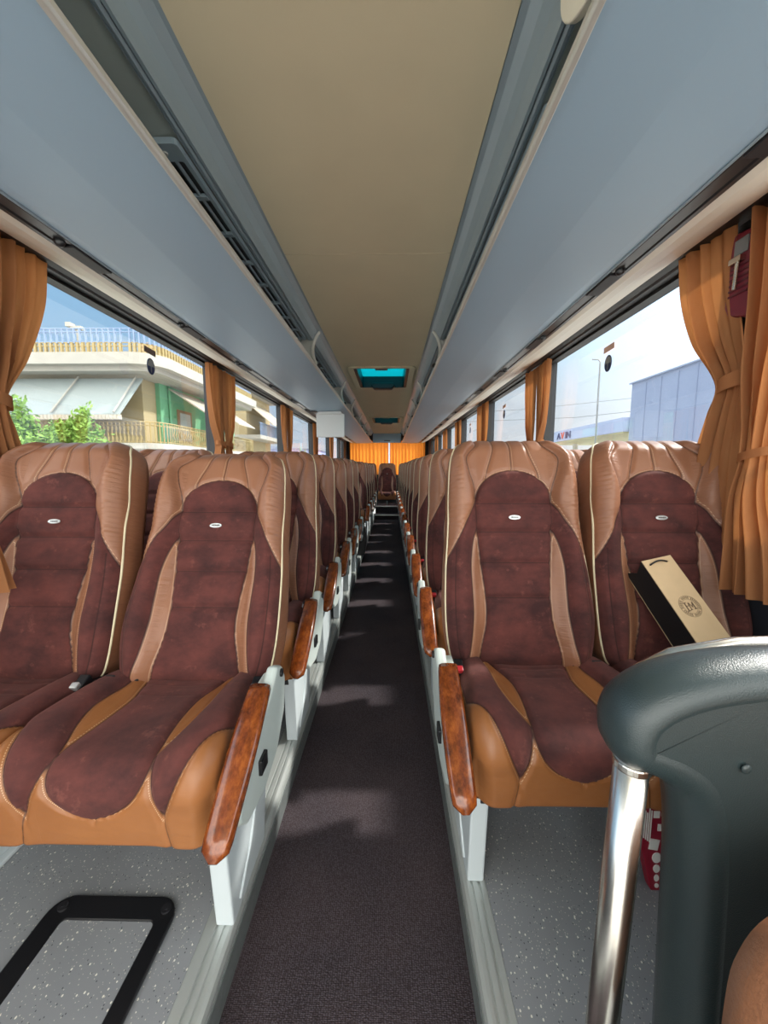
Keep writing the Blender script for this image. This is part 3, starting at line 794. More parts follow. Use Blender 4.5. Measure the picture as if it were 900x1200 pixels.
# right, front pillar: curtain of the large window pulled to the pillar
curtain(1, [(1.86, 1.365, .105, .06), (1.7, 1.345, .10, .055), (1.55, 1.30, .085, .05), (1.385, 1.225, .042, .05), (1.30, 1.235, .055, .05), (1.15, 1.255, .075, .05), (.85, 1.26, .085, .05)],
        'orange curtain tied beside the front pillar, right side of the large window', tie=(1.385, .022), seed=3, nf=5)
curtain(1, [(1.86, 1.10, .115, .06), (1.6, 1.095, .10, .06), (1.4, 1.10, .08, .065), (1.17, 1.10, .045, .07), (1.05, 1.085, .065, .09), (.92, 1.055, .09, .10), (.775, 1.03, .105, .11)],
        'orange curtain at the right edge of the view, hanging low over the front seat', tie=(1.165, .012), seed=5, nf=5)
curtain(-1, [(1.86, 1.30, .15, .06), (1.7, 1.29, .14, .055), (1.5, 1.25, .10, .05), (1.35, 1.215, .045, .05), (1.25, 1.22, .06, .05), (1.12, 1.24, .075, .05), (.95, 1.25, .09, .05)],
        'orange curtain tied at the front pillar, left edge of the view', tie=(1.345, .02), seed=8, nf=6)
curtain(-1, [(1.86, 1.04, .10, .06), (1.5, 1.03, .09, .06), (1.15, 1.0, .04, .10), (1.0, .98, .07, .16), (.78, .965, .10, .20)],
        'orange curtain hem at the left edge beside the front window seat', tie=(1.15, .014), seed=9, nf=5)
def pillar_curtains(side, ys, first):
    nm = 'left' if side < 0 else 'right'
    for i, y in enumerate(ys):
        o = ORD[i+first]
        for d, w in ((-1, 'near'), (1, 'far')):
            yc = y+d*.115
            curtain(side, [(1.845, yc, .118, .045), (1.65, yc, .110, .042), (1.45, yc-d*.015, .085, .04), (1.30, yc-d*.045, .040, .04), (1.2, yc-d*.04, .06, .04), (1.0, yc-d*.03, .08, .04)],
                    f'orange curtain tied on the {w} side of the {o} pillar, {nm} windows', tie=(1.30, .016), seed=20+i*3+d+side*50, nf=4, amp=.016)
pillar_curtains(1, PR[1:6], 1); pillar_curtains(-1, PL[1:5], 1)
# rear curtains
def rear_curtain(x0, x1, lab, seed):
    rnd = random.Random(seed); t = thing('rear_curtain', ((x0+x1)/2, Y1-.06, 1.9), lab, 'curtain', 'closed rear window curtains')
    nu = 160; nz = 10; vs = []; fs = []; p = [rnd.uniform(0, 6) for _ in range(3)]
    for r in range(nz+1):
        z = -.98*r/nz
        for c in range(nu+1):
            u = c/nu; x = lerp(x0, x1, u)-(x0+x1)/2
            vs.append((x, .02*math.sin(u*2*PI*11+p[0]+math.sin(u*7+p[1]))*(.7+.3*math.sin(u*17+p[2])), z))
    for r in range(nz):
        for c in range(nu): fs.append((r*(nu+1)+c, r*(nu+1)+c+1, (r+1)*(nu+1)+c+1, (r+1)*(nu+1)+c))
    m = MB(); m.add(vs, fs); m.build('cloth', 'rearcurtain', t, smooth=True, recalc=False, solid=0)
    m = MB(); m.tube([(-(x1-x0)/2, 0, .005), ((x1-x0)/2, 0, .005)], .008, 8); m.build('curtain_rod', 'strip', t)
rear_curtain(WL+.1, CX+.03, 'bright orange curtain across the left half of the rear window', 1)
rear_curtain(CX+.075, WR-.1, 'bright orange curtain across the right half of the rear window', 2)

# red hammer holder on the right front pillar
t = thing('hammer_holder', (1.04, 1.24, 1.57), 'red plastic emergency hammer holder on the dark front pillar, between the right curtains', 'emergency hammer')
m = MB(); m.prism([(-.05, .03), (-.035, 0), (.03, .02), (.045, .05), (.045, .23), (.03, .26), (-.04, .25), (-.05, .22)], 'x', 0, .035); h = m.build('holder', plain('holder_red', srgb(118, 30, 48), .35), t, bevel=.008, seg=3)
m = MB()
for i in range(6): m.box(-.003, .0, -.034, .03, .075+i*.016, .081+i*.016)
m.build('holder_ribs', plain('holder_red_dark', srgb(84, 18, 32), .4), h)
m = MB(); m.box(-.004, .001, -.025, .022, .19, .235); m.build('holder_window', 'midgrey', h, bevel=.002)
m = MB(); m.tube([(-.008, .004, .09), (-.008, .0, .17)], .006, 8); m.box(-.018, .0, -.018, .022, .165, .182); m.build('hammer', 'chrome', t, bevel=.001)

# ------------------------------------------------------------------ partition with grab pole (front right)
def catmull(pts, k=5):
    out = []
    for i in range(len(pts)):
        p0, p1, p2, p3 = pts[i-1], pts[i], pts[(i+1) % len(pts)], pts[(i+2) % len(pts)]
        for j in range(k):
            t = j/k; out.append(tuple(.5*((2*p1[q])+(-p0[q]+p2[q])*t+(2*p0[q]-5*p1[q]+4*p2[q]-p3[q])*t*t+(-p0[q]+3*p1[q]-3*p2[q]+p3[q])*t**3) for q in range(2)))
    return out
t = thing('partition_panel', (.30, .42, POD), 'moulded dark green-grey partition panel with chrome grab pole, front right', 'partition')
out = [(.247, .832), (.250, .853), (.262, .875), (.290, .897), (.332, .913), (.379, .922), (.430, .926), (.56, .926), (.72, .92), (.86, .90), (.93, .84), (.95, .72), (.95, .50), (.95, .30), (.945, .10), (.80, .09), (.62, .09), (.45, .09), (.360, .10), (.355, .25), (.350, .40), (.343, .60), (.337, .70), (.326, .757), (.306, .777), (.284, .787), (.263, .796), (.251, .812)]
sp = catmull(out, 4)
def offset(poly, d):
    k = len(poly); r = []
    for i in range(k):
        a = Vector(poly[i-2]); b = Vector(poly[(i+2) % k]); tn = (b-a).normalized(); nn = Vector((tn.y, -tn.x))
        r.append((poly[i][0]+nn.x*d, poly[i][1]+nn.y*d))
    return r
area = sum(sp[i-1][0]*sp[i][1]-sp[i][0]*sp[i-1][1] for i in range(len(sp)))
sgn = 1 if area < 0 else -1
rings = []
TH = .040
for a in range(0, 9):                                       # quarter-round rim, back to front
    th = -PI/2+PI*a/8; rings.append((.028*(1-math.cos(th)), -TH*math.sin(th)))
rings = [(.030, TH)]+rings[1:]
rings += [(.034, -TH+.001), (.037, -TH+.003), (.0372, -TH+.003)]
m = MB(); k = len(sp); vs = []; fs = []
for d, y in rings:
    for p in offset(sp, sgn*d): vs.append((p[0]-.30, y, p[1]-POD))
for r in range(len(rings)-1):
    for i in range(k): fs.append((r*k+i, r*k+(i+1) % k, (r+1)*k+(i+1) % k, (r+1)*k+i))
fs.append(tuple(range(k))); fs.append(tuple((len(rings)-1)*k+i for i in range(k)))
m.add(vs, fs); pm = m.build('moulded_panel', 'darkpanel', t, smooth=True)
for p_ in pm.data.polygons:
    if len(p_.vertices) > 10: p_.use_smooth = False
m = MB(); m.tube([(-.036, 0, 0), (-.026, 0, .35), (-.0155, 0, .712)], .0185, 24); pole = m.build('grab_pole', 'chrome', t, smooth=True)
m = MB(); m.tube([(-.0155, 0, .690), (-.0152, 0, .700)], .0205, 24); m.tube([(-.036, 0, 0), (-.036, 0, .008)], .035, 24); m.build('pole_collar', 'chrome', pole, bevel=.002)
m = MB(); m.tube([(-.016, .05, .70), (-.008, .052, .745), (.02, .053, .782), (.06, .054, .803), (.14, .054, .818), (.30, .054, .824), (.5, .054, .822)], .008, 14); m.build('top_rail', 'chrome', t, smooth=True)
m = MB(); m.ball((.121, -.040, .775), .006, sy=.5); m.ball((.128, -.040, .72), .003, sy=.5); m.build('screw', 'chrome', t, smooth=True)
m = MB(); m.ball((.078, -.040, .722), .0055, sy=.4); m.build('plug', 'darkpanel', t, smooth=True)
# leather guide seat corner
t = thing('guide_seat', (.425, .24, POD+.012), 'rounded brown leather seat corner at the lower right, in front of the partition', 'seat')
m = MB(); pl = catmull([(-.135, .30), (-.145, .45), (-.147, .60), (-.140, .655), (-.115, .695), (-.06, .725), (.05, .74), (.2, .74), (.27, .70), (.28, .5), (.27, .30)], 4)
rr = [(.035, .05), (.01, .045), (0, .02), (0, -.02), (.01, -.045), (.035, -.055)]
k = len(pl); vs = []; fs = []
ar2 = sum(pl[i-1][0]*pl[i][1]-pl[i][0]*pl[i-1][1] for i in range(k)); s2 = 1 if ar2 < 0 else -1
for d, y in rr:
    for p in offset(pl, s2*d): vs.append((p[0], y, p[1]-.03))
for r in range(len(rr)-1):
    for i in range(k): fs.append((r*k+i, r*k+(i+1) % k, (r+1)*k+(i+1) % k, (r+1)*k+i))
fs.append(tuple(range(k))); fs.append(tuple((len(rr)-1)*k+i for i in range(k)))
m.add(vs, fs); m.build('backrest', 'leather', t, smooth=True)
m = MB(); m.box(-.10, .22, -.03, .05, 0, .30); m.build('seat_base', 'shell', t, bevel=.01)

# ------------------------------------------------------------------ paper bag on the first right window seat
bt = Vector((.812, 1.165, .855)); bb = Vector((.905, .93, .575))
t = thing('paper_bag', tuple(bb), 'tall kraft paper bag with black sides and cord handles, on the right window seat', 'paper bag')
zax = (bt-bb).normalized(); xax = Vector((1, .18, .10)); xax = (xax-zax*xax.dot(zax)).normalized(); yax = zax.cross(xax)
t.rotation_euler = Matrix((xax, yax, zax)).transposed().to_euler()
LB = (bt-bb).length+.0
w_ = .052; dp = .085
m = MB(); m.box(-w_, w_, 0, .003, 0, LB); m.build('front_sheet', 'kraft', t)
m = MB(); m.box(-w_, w_, dp-.003, dp, 0, LB); m.build('rear_sheet', 'kraft', t)
m = MB(); m.prism([(0.002, 0), (dp-.002, 0), (dp-.002, LB), (dp*.5, LB-.02), (.002, LB)], 'x', -w_, -w_+.002); m.prism([(0.002, 0), (dp-.002, 0), (dp-.002, LB), (dp*.5, LB-.02), (.002, LB)], 'x', w_-.002, w_); m.box(-w_, w_, .0, dp, 0, .003); m.build('side_gusset', 'bagblack', t)
for y, s in ((-.003, -1), (dp+.003, 1)):
    m = MB(); m.tube([(lerp(-.036, .024, i/10), y+s*.006*math.sin(PI*i/10)-(.02 if s > 0 else 0)*math.sin(PI*i/10), LB-.018+(.012*math.sin(PI*i/10))*(1 if s > 0 else .5)) for i in range(11)], .0026, 7)
    m.build('cord_handle', 'bagblack', t, smooth=True)
m = MB(); cz = LB*.585
m.tube([(.031*math.cos(2*PI*i/48), -.0004, cz+.031*math.sin(2*PI*i/48)) for i in range(48)], .0005, 4, closed=True)
m.tube([(.021*math.cos(2*PI*i/48), -.0004, cz+.021*math.sin(2*PI*i/48)) for i in range(48)], .0004, 4, closed=True)
for i in range(38):
    if i % 7 == 6: continue
    a = 2*PI*i/38; c, s = math.cos(a), math.sin(a); q = Vector((c*.026, -.0005, cz+s*.026))
    hh = .0034 if i % 3 else .0026
    m.add([(q.x+c*hh+s*.0011, q.y, q.z+s*hh-c*.0011), (q.x+c*hh-s*.0011, q.y, q.z+s*hh+c*.0011), (q.x-c*hh-s*.0011, q.y, q.z-s*hh+c*.0011), (q.x-c*hh+s*.0011, q.y, q.z-s*hh-c*.0011)], [(0, 1, 2, 3)])
for x0, x1, z0, z1 in ((-.013, -.010, -.013, .013), (-.017, -.006, .011, .013), (-.017, -.006, -.013, -.011), (-.002, .0, -.010, .009), (.011, .014, -.010, .009), (-.005, .002, -.011, -.009), (.008, .017, -.011, -.009), (-.013, -.001, .001, .003)):
    m.box(x0, x1, -.0009, .0, cz+z0, cz+z1)
m.add([(-.002, -.0008, cz+.011), (.001, -.0008, cz+.011), (.0075, -.0008, cz-.004), (.0055, -.0008, cz-.006)], [(0, 1, 2, 3)])
m.add([(.014, -.0008, cz+.011), (.011, -.0008, cz+.011), (.0045, -.0008, cz-.004), (.0065, -.0008, cz-.006)], [(0, 1, 2, 3)])
m.build('round_print', 'ink', t)
# black tissue next to the bag
# red pictogram package under the right seat
t = thing('red_package', (.660, .86, POD), 'dark red package with white pictograms and dots under the right front seat', 'package')
redm = plain('package_red', srgb(140, 20, 44), .4); whm = plain('package_white', srgb(225, 225, 220), .5)
R_ = Matrix.Rotation(.0, 3, 'Z')
m = MB(); m.prism([(-.014, 0), (.085, 0), (.085, .235), (-.055, .235), (-.046, .12)], 'y', -.012, .012); m.build('package_body', redm, t, bevel=.002)
m = MB()
for x, z, a, b in ((-.008, .092, .011, .014), (-.006, .062, .008, .011), (-.004, .036, .006, .009), (-.002, .015, .005, .006)):
    m.prism([(x+a*math.cos(2*PI*i/20), z+b*math.sin(2*PI*i/20)) for i in range(20)], 'y', -.0135, -.012)
for x, z in ((-.024, .20), (-.006, .205), (-.012, .165), (.008, .175), (.008, .14)): m.box(x, x+.014, -.0135, -.012, z, z+.018)
m.prism([(-.030, .116), (-.008, .112), (-.004, .140), (-.026, .144)], 'y', -.0135, -.012)
m.build('white_pictograms', whm, t)
m = MB()
for i in range(5): m.box(-.050+.005*i, -.0475+.005*i, -.0135, -.012, .150-.004*i, .225-.006*(i % 3))
m.build('white_lettering', whm, t)

# black bracket with slanted grab bar at the left aisle gap
t = thing('grab_rail', (-.36, 4.55, POD), 'black bracket with slanted chrome grab bar, beside the gap in the left rows', 'grab rail')
m = MB(); m.prism([(-.06, .004), (.05, .004), (.08, .20), (.06, .33), (-.05, .33)], 'y', -.06, .08); m.build('bracket_body', 'black', t, bevel=.01)
m = MB(); m.tube([(.0, .06, .3), (-.03, .10, .62), (-.07, .13, .95)], .014, 10); m.build('grab_bar', 'chrome', t, smooth=True)

# ------------------------------------------------------------------ outside, left: apartment house
GZ = -1.25
m = MB(); m.box(-120, 120, -60, 160, GZ-.1, GZ); struct(m.build('ground', plain('pale_bounce_ground', srgb(176, 172, 166), .9, nscale=1)))  # unseen ground, colour lightened to bounce sunlight up into the coach
bl = thing('apartment_building', (-9.6, 16, GZ), 'cream and mint apartment house with balconies and awnings outside the left windows', 'building')
bx, by = -9.6, 16.0
def bp(name, mat, fn, bevel=0, par=None):
    m = MB(); fn(m); m.v = [(x-bx, y-by, z-GZ) for x, y, z in m.v]; return m.build(name, mat, par or bl, bevel=bevel)
cw = plain('house_cream', srgb(160, 146, 112), .8, nscale=1); gw = plain('house_mint', srgb(98, 156, 118), .8, nscale=1); sl = plain('house_slab', srgb(160, 158, 150), .7, nscale=2)
rl = plain('railing_ochre', srgb(156, 138, 92), .6); rb = plain('railing_blue', srgb(120, 140, 170), .5); aw = plain('awning_grey', srgb(138, 148, 148), .7, var=.05, nscale=2); awc = plain('awning_cream', srgb(166, 160, 146), .7)
gl = plain('ground_floor_wall', srgb(150, 142, 126), .8, nscale=1); win = plain('shutter_brown', srgb(140, 108, 78), .6)
bp('wall', cw, lambda m: m.box(-22, -11.2, 17.6, 27.3, 2.1, 5.3))
bp('wall', gw, lambda m: m.box(-15, -11.0, 18.6, 27.25, 2.1, 5.3))
bp('ground_floor', gl, lambda m: m.box(-22, -11.2, 17.6, 27.3, GZ, 2.0))
def slab(m, z0, z1, g=0):
    pts = [(-22, 16-g), (-10.6-g*.2, 16-g)]+[(-10.6+ (1.0+g)*math.sin(a), 17.0-(1.0+g)*math.cos(a)) for a in [PI/2*i/8 for i in range(1, 9)]]+[(-9.6+g, 27.5), (-22, 27.5)]
    m.prism(pts, 'z', z0, z1)
bp('balcony_slab', sl, lambda m: slab(m, 1.92, 2.15))
bp('roof_slab', sl, lambda m: (slab(m, 5.30, 5.75, .15), slab(m, 5.1, 5.3, -.2)))
bp('parapet', rl, lambda m: m.box(-22, -10.3, 17.2, 17.4, 5.75, 6.15))
def railing(m, z0, z1, sp=.16, g=0, r=.018):
    path_ = [(-22+sp*i, 16.1) for i in range(int(11.4/sp))]+[(-10.6+.9*math.sin(a), 17.0-.9*math.cos(a)) for a in [PI/2*i/8 for i in range(9)]]+[(-9.7, 17+sp*i) for i in range(int(10.4/sp))]
    for i, (x, y) in enumerate(path_):
        m.box(x-r, x+r, y-r, y+r, z0, z1-.04)
    for z in (z0+.06, z1-.02, z1-.16):
        m.tube([(x, y, z) for x, y in path_[::4]], .024, 5)
def waves(m, z0, z1):
    railing(m, z0, z1, .17)
    for i in range(34):
        x = -16+.17*i*1.0
        m.tube([(x+.05*math.sin(q*PI/2), 16.06, lerp(z0+.1, z1-.2, q/6)) for q in range(7)], .015, 4)
    for i in range(50):
        y = 17.2+.2*i
        m.tube([(-9.64, y+.06*math.sin(q*PI/2), lerp(z0+.1, z1-.2, q/6)) for q in range(7)], .015, 4)
bp('balcony_railing', rl, lambda m: waves(m, 2.15, 3.05))
bp('roof_railing', rb, lambda m: railing(m, 6.15, 6.75, .24, r=.03))
bp('roof_balusters', rl, lambda m: railing(m, 5.75, 6.2, .22, r=.05))
def aw1(m, x0, x1): m.add([(x0, 16.9, 4.95), (x1, 16.9, 4.95), (x1, 15.3, 3.25), (x0, 15.3, 3.25), (x0, 16.95, 4.9), (x1, 16.95, 4.9), (x1, 15.3, 3.18), (x0, 15.3, 3.18)], [(0, 1, 2, 3), (7, 6, 5, 4), (0, 4, 5, 1), (2, 6, 7, 3), (1, 5, 6, 2), (3, 7, 4, 0)])
A_ = bp('awning', aw, lambda m: aw1(m, -16.5, -10.7))
bp('awning_valance', awc, lambda m: [m.tube([(-16.5+.145*i, 15.28, 3.2), (-16.5+.145*i, 15.28, 3.02)], .085, 6) for i in range(41)], par=None).parent = bl
bp('awning_arm', sl, lambda m: [m.tube([(x, 16.8, 5.0), (x, 15.25, 3.3)], .035, 6) for x in (-16.2, -13.4, -10.9)])
def aw2(m, y0, y1, xo=-8.9, z1=3.7): m.add([(-10.9, y0, 5.0), (-10.9, y1, 5.0), (xo, y1, z1), (xo, y0, z1), (-10.9, y0, 4.93), (-10.9, y1, 4.93), (xo, y1, z1-.07), (xo, y0, z1-.07)], [(0, 1, 2, 3), (7, 6, 5, 4), (0, 4, 5, 1), (2, 6, 7, 3), (1, 5, 6, 2), (3, 7, 4, 0)])
bp('awning', awc, lambda m: aw2(m, 19.2, 22.2)); bp('awning', awc, lambda m: aw2(m, 22.8, 25.5))
bp('window_shutter', win, lambda m: m.box(-11.02, -10.95, 20.0, 21.4, 2.4, 4.1)); bp('window_pane', plain('dim_pane', srgb(170, 176, 172), .3), lambda m: m.box(-10.96, -10.92, 20.2, 21.2, 2.6, 3.95))
bp('drain_pipe', gw, lambda m: m.tube([(-10.93, 19.3, 2.1), (-10.93, 19.3, 5.2)], .06, 8))
bp('roof_antenna', sl, lambda m: (m.tube([(-13.1, 16.6, 5.8), (-13.1, 16.6, 6.95)], .06, 8), m.box(-13.35, -12.9, 16.5, 16.7, 6.85, 6.98), m.box(-13.5, -13.3, 16.45, 16.75, 6.95, 7.12)))
bp('chimney', plain('chimney_tan', srgb(200, 160, 120), .8), lambda m: m.box(-11.2, -10.9, 17.8, 18.1, 5.75, 6.7))
# farther house
b2 = thing('distant_house', (-11.5, 31, GZ), 'white house with a grey awning, farther along the left street', 'building')
bl2, bx, by, bl = bl, -11.5, 31.0, b2
bp('wall', cw, lambda m: m.box(-20, -11.5, 31, 37, GZ, 7.0)); bp('roof_slab', sl, lambda m: m.box(-20, -10.2, 30.4, 37.5, 7.0, 7.4)); bp('balcony_slab', sl, lambda m: m.box(-20, -10.2, 30.4, 37.5, 3.4, 3.7))
bp('awning', plain('awning_taupe', srgb(176, 166, 150), .7), lambda m: m.add([(-11.5, 31, 6.4), (-11.5, 36, 6.4), (-9.4, 36, 4.6), (-9.4, 31, 4.6), (-11.5, 31, 6.3), (-11.5, 36, 6.3), (-9.4, 36, 4.5), (-9.4, 31, 4.5)], [(0, 1, 2, 3), (7, 6, 5, 4), (0, 4, 5, 1), (2, 6, 7, 3), (1, 5, 6, 2), (3, 7, 4, 0)]))
bp('balcony_railing', rb, lambda m: [m.box(-10.25, -10.2, 30.5+.25*i, 30.54+.25*i, 3.7, 4.6) for i in range(28)]+[m.box(-10.27, -10.18, 30.4, 37.4, 4.6, 4.66)])
def whouse(name, loc, w, d, h, col, rc, lab):
    t = thing(name, loc, lab, 'building')
    m = MB(); m.box(-w/2, w/2, -d/2, d/2, 0, h)
    for i in range(int(w/1.0)): m.box(-w/2+i, -w/2+i+.12, -d/2-.05, -d/2, .2, h-.2)
    m.build('wall', plain(name+'_wall', col, .7, nscale=.5), t)
    m = MB(); m.prism([(-w/2-.3, h), (w/2+.3, h), (0, h+.9)], 'y', -d/2-.3, d/2+.3); m.build('roof', plain(name+'_roof', rc, .7), t)
whouse('warehouse', (-24, 62, GZ), 26, 12, 5.0, srgb(150, 160, 196), srgb(120, 134, 158), 'long blue-grey warehouse in the far distance, left windows')
whouse('shed', (-14.5, 44, GZ), 6, 5, 3.0, srgb(200, 176, 150), srgb(190, 110, 70), 'small orange-roofed shed beyond the white house, left windows')
# shrubs
leafm = plain('leaf_green', srgb(108, 144, 56), .7, var=.35, nscale=2); leafy = plain('leaf_yellow', srgb(150, 154, 56), .7, var=.3, nscale=2)
barkm = plain('bark', srgb(100, 84, 66), .9)
def tree(x, y, h, r, nleaf, mat, lab, seed):
    rnd = random.Random(seed); t = thing('leafy_tree', (x, y, GZ), lab, 'tree', 'trees outside the left windows')
    m = MB(); m.tube([(0, 0, 0), (.05, .02, h*.5), (0, 0, h*.85)], [.09, .06, .02], 7)
    br = []
    for i in range(26):
        a = rnd.uniform(0, 2*PI); e = rnd.uniform(.2, 1.2); z0 = h*rnd.uniform(.35, .8); ln = r*rnd.uniform(.6, 1.1)
        p = Vector((math.cos(a)*math.cos(e)*ln, math.sin(a)*math.cos(e)*ln, z0+math.sin(e)*ln*.9)); br.append((Vector((0, 0, z0)), p)); m.tube([(0, 0, z0), tuple(p*.5+Vector((0, 0, z0))*.5+Vector((0, 0, .05))), tuple(p)], [.03, .02, .008], 5)
    m.build('trunk', barkm, t, smooth=True)
    m = MB()
    for i in range(nleaf):
        a, b = rnd.choice(br); p = a.lerp(b, rnd.uniform(.45, 1.12))+Vector([rnd.gauss(0, .1) for _ in range(3)])
        d = Vector([rnd.gauss(0, 1) for _ in range(3)]).normalized(); e = d.orthogonal().normalized(); s = rnd.uniform(.05, .10)
        m.add([p-d*s, p+e*s*.4, p+d*s, p-e*s*.4], [(0, 1, 2, 3)])
    m.build('foliage', mat, t, recalc=False)
tree(-9.9, 11.0, 3.5, 1.8, 8500, leafm, 'light green leafy tree below the grey awning, left window', 1)
tree(-6.9, 10.4, 2.6, .9, 3000, leafy, 'yellow-green shrub beside the balcony, left window', 2)
tree(-12.6, 11.6, 3.0, 1.4, 3000, leafm, 'green shrub behind the front left curtain', 3)
tree(-12.5, 51, 4.0, 2.2, 2500, leafm, 'small distant tree beyond the white house, left windows', 4)
# power pole left and wires
def wire(name, pts, lab, r=.02):
    m = MB(); m.tube(pts, r, 5); return tag(m.build(name, 'strip'), lab, 'cable', 'overhead cables')
wire('overhead_cable', [(-9.8, 38, 7.2), (-11, 48, 6.6), (-13, 60, 7.8)], 'thin cable from the white house across the left sky')
t = thing('utility_pole', (-12.8, 47, GZ), 'grey utility pole in the distance, left windows', 'pole')
m = MB(); m.tube([(0, 0, 0), (0, 0, 9)], .12, 8); m.build('shaft', 'midgrey', t); m = MB(); m.box(-.9, .9, -.06, .06, 8.2, 8.35); m.build('crossarm', 'midgrey', t)

# ------------------------------------------------------------------ outside, right
t = thing('grey_hall', (16, 12.5, GZ), 'large plain blue-grey hall outside the right front window', 'building')
hm = plain('hall_cladding', srgb(138, 150, 176), .6, var=.05, nscale=.6)
m = MB(); m.box(-3.7, 6, -10, 7.9, 0, 6.6)
m.build('wall', hm, t)
m = MB()
for i in range(16): m.box(-3.73, -3.7, -9+i*1.05, -8.98+i*1.05, .1, 6.5)
m.build('cladding_seam', plain('hall_seam', srgb(124, 136, 162), .6), t)
m = MB(); m.box(-3.8, 6.1, -10.1, 8.0, 6.6, 6.66); m.build('roof_edge', hm, t)
t = thing('station_canopy', (12.1, 27, GZ), 'blue-white fuel station canopy with lettered fascia, right windows', 'canopy')
m = MB(); m.box(0, 7, -6.4, 5, 4.25, 4.98); m.build('fascia', plain('fascia_pale', srgb(160, 172, 200), .5, var=.03), t)
m = MB(); m.box(.05, 6.9, -6.3, 4.9, 4.18, 4.25); m.build('soffit', plain('fascia_yellow', srgb(176, 172, 136), .6), t)
m = MB()
for yy in (-5, 3): m.tube([(2, yy, 0), (2, yy, 4.2)], .18, 10)
m.build('column', 'white', t)
m = MB(); m.box(1.5, 2.6, 1.4, 3.6, 0, 3.2); m.build('price_sign', plain('kiosk', srgb(180, 196, 222), .5), t)
def text_obj(s, size, mat, parent, loc, name):
    cu = bpy.data.curves.new('txt', 'FONT'); cu.body = s; cu.size = size; cu.extrude = .02; cu.offset = .006
    o = bpy.data.objects.new('txt', cu); COL.objects.link(o); bpy.context.view_layer.update()
    me = bpy.data.meshes.new_from_object(o.evaluated_get(bpy.context.evaluated_depsgraph_get())); COL.objects.unlink(o); bpy.data.objects.remove(o)
    me.materials.clear(); me.materials.append(mat)
    q = bpy.data.objects.new(name, me); COL.objects.link(q); q.parent = parent; q.location = loc; q.scale = (1.3, 1, 1)
    q.rotation_euler = Matrix(((0, 0, -1), (-1, 0, 0), (0, 1, 0))).to_euler(); return q
nav = plain('letter_navy', srgb(70, 76, 110), .5); redl = plain('letter_red', srgb(196, 90, 70), .5)
text_obj('A', .64, nav, t, (-.03, 1.55, 4.39), 'sign_lettering'); text_obj('V', .64, redl, t, (-.03, .92, 4.39), 'sign_lettering'); text_obj('IN', .64, nav, t, (-.03, .26, 4.39), 'sign_lettering')
t = thing('street_lamp', (11.6, 22.3, GZ), 'thin grey street lamp post rising above the canopy, right window', 'street lamp')
m = MB(); m.tube([(0, 0, 0), (0, 0, 8.2)], .045, 8); m.build('post', 'midgrey', t); m = MB(); m.tube([(0, 0, 8.2), (-.1, .05, 8.33), (-.4, .1, 8.36)], .035, 6); m.build('arm', 'midgrey', t)
wire('overhead_cable', [(8, 44, 6.2), (14, 30, 4.9), (20, 27, 5.3)], 'thin cable crossing low over the fuel canopy, right windows', .015)
wire('overhead_cable', [(5, 50, 7.8), (14, 40, 7.0), (30, 36, 8.2)], 'thin cable higher in the sky, right windows', .015)
whouse('distant_hall', (14, 75, GZ), 24, 12, 3.6, srgb(170, 176, 190), srgb(150, 156, 170), 'low pale hall on the horizon, right windows')

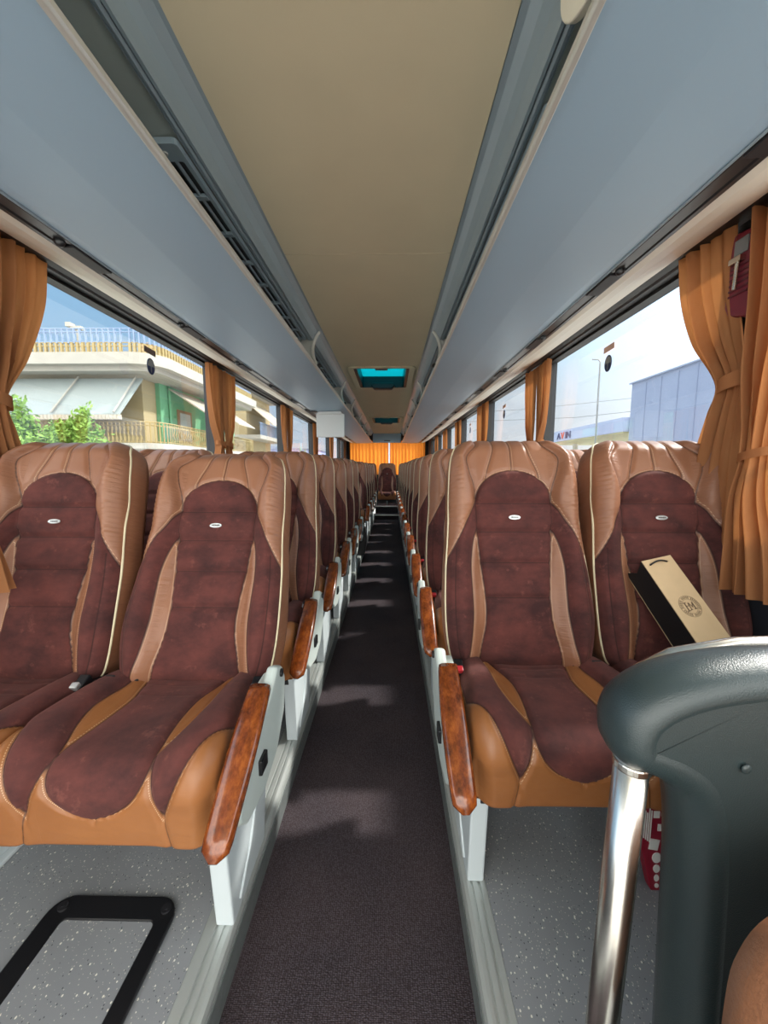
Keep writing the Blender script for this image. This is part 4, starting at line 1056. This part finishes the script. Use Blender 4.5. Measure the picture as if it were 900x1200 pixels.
# ------------------------------------------------------------------ light
SUN = Vector((1.0, .38, .925)).normalized()
sd = bpy.data.lights.new('sun', 'SUN'); sd.energy = 6.0; sd.angle = .06; sd.color = (1, .94, .84)
so = bpy.data.objects.new('sun', sd); COL.objects.link(so); so.rotation_euler = SUN.to_track_quat('Z', 'Y').to_euler(); so.location = (8, 0, 8)
w = bpy.data.worlds.new('sky'); S.world = w; w.use_nodes = True; n = w.node_tree; n.nodes.clear()
out = N(n, 'ShaderNodeOutputWorld'); bg = N(n, 'ShaderNodeBackground'); L(n, bg.outputs[0], out.inputs[0])
tc = N(n, 'ShaderNodeTexCoord').outputs['Generated']; sx = N(n, 'ShaderNodeSeparateXYZ'); L(n, tc, sx.inputs[0])
el = sx.outputs[2]
def mrange(v, a, b, c=0, d=1):
    k = N(n, 'ShaderNodeMapRange'); k.interpolation_type = 'SMOOTHSTEP'; L(n, v, k.inputs[0])
    for i, q in enumerate((a, b, c, d)): k.inputs[i+1].default_value = q
    return k.outputs[0]
lowc = mix(n, mrange(sx.outputs[0], -.6, .5), srgb(206, 226, 244), srgb(246, 250, 253))
hic = mix(n, mrange(sx.outputs[0], -.7, .7), srgb(160, 206, 242), srgb(206, 230, 246))
c = mix(n, mrange(el, .02, .32), lowc, hic)
cl = mrange(noise(n, scaled(n, tc, (1.2, 1.2, 9)), 3.2, 6, .6), .5, .72)
c = mix(n, M(n, 'MULTIPLY', cl, M(n, 'MULTIPLY', mrange(el, .42, .1), .7)), c, srgb(246, 248, 250))
dt = N(n, 'ShaderNodeVectorMath', operation='DOT_PRODUCT'); L(n, tc, dt.inputs[0]); dt.inputs[1].default_value = SUN
glow = mrange(dt.outputs['Value'], .55, 1.0, 0, 2.0)
# unseen sky boosted overhead and towards the windscreen, added to brighten the interior
back = mrange(sx.outputs[1], .05, -.6, 0, 3.4)
high = mrange(el, .40, .75, 0, 1.6)
c = mix(n, M(n, 'MINIMUM', M(n, 'MULTIPLY', M(n, 'ADD', back, high), .25), 1), c, srgb(255, 250, 240))
st = M(n, 'ADD', M(n, 'ADD', 1.0, glow), M(n, 'ADD', back, high))
L(n, c, bg.inputs[0]); L(n, st, bg.inputs[1])

# ------------------------------------------------------------------ camera
cd = bpy.data.cameras.new('camera'); cam = bpy.data.objects.new('camera', cd); COL.objects.link(cam)
cd.sensor_fit = 'HORIZONTAL'; cd.sensor_width = 36; cd.lens = 18.0; cd.clip_start = .02; cd.clip_end = 500
cam.location = (0, 0, 1.13); cam.rotation_euler = (math.radians(90-6.6), 0, math.radians(1.0))
S.camera = cam
S.view_settings.view_transform = 'Standard'; S.view_settings.look = 'None'; S.view_settings.gamma = 1; S.view_settings.use_curve_mapping = False
S.view_settings.exposure = .15
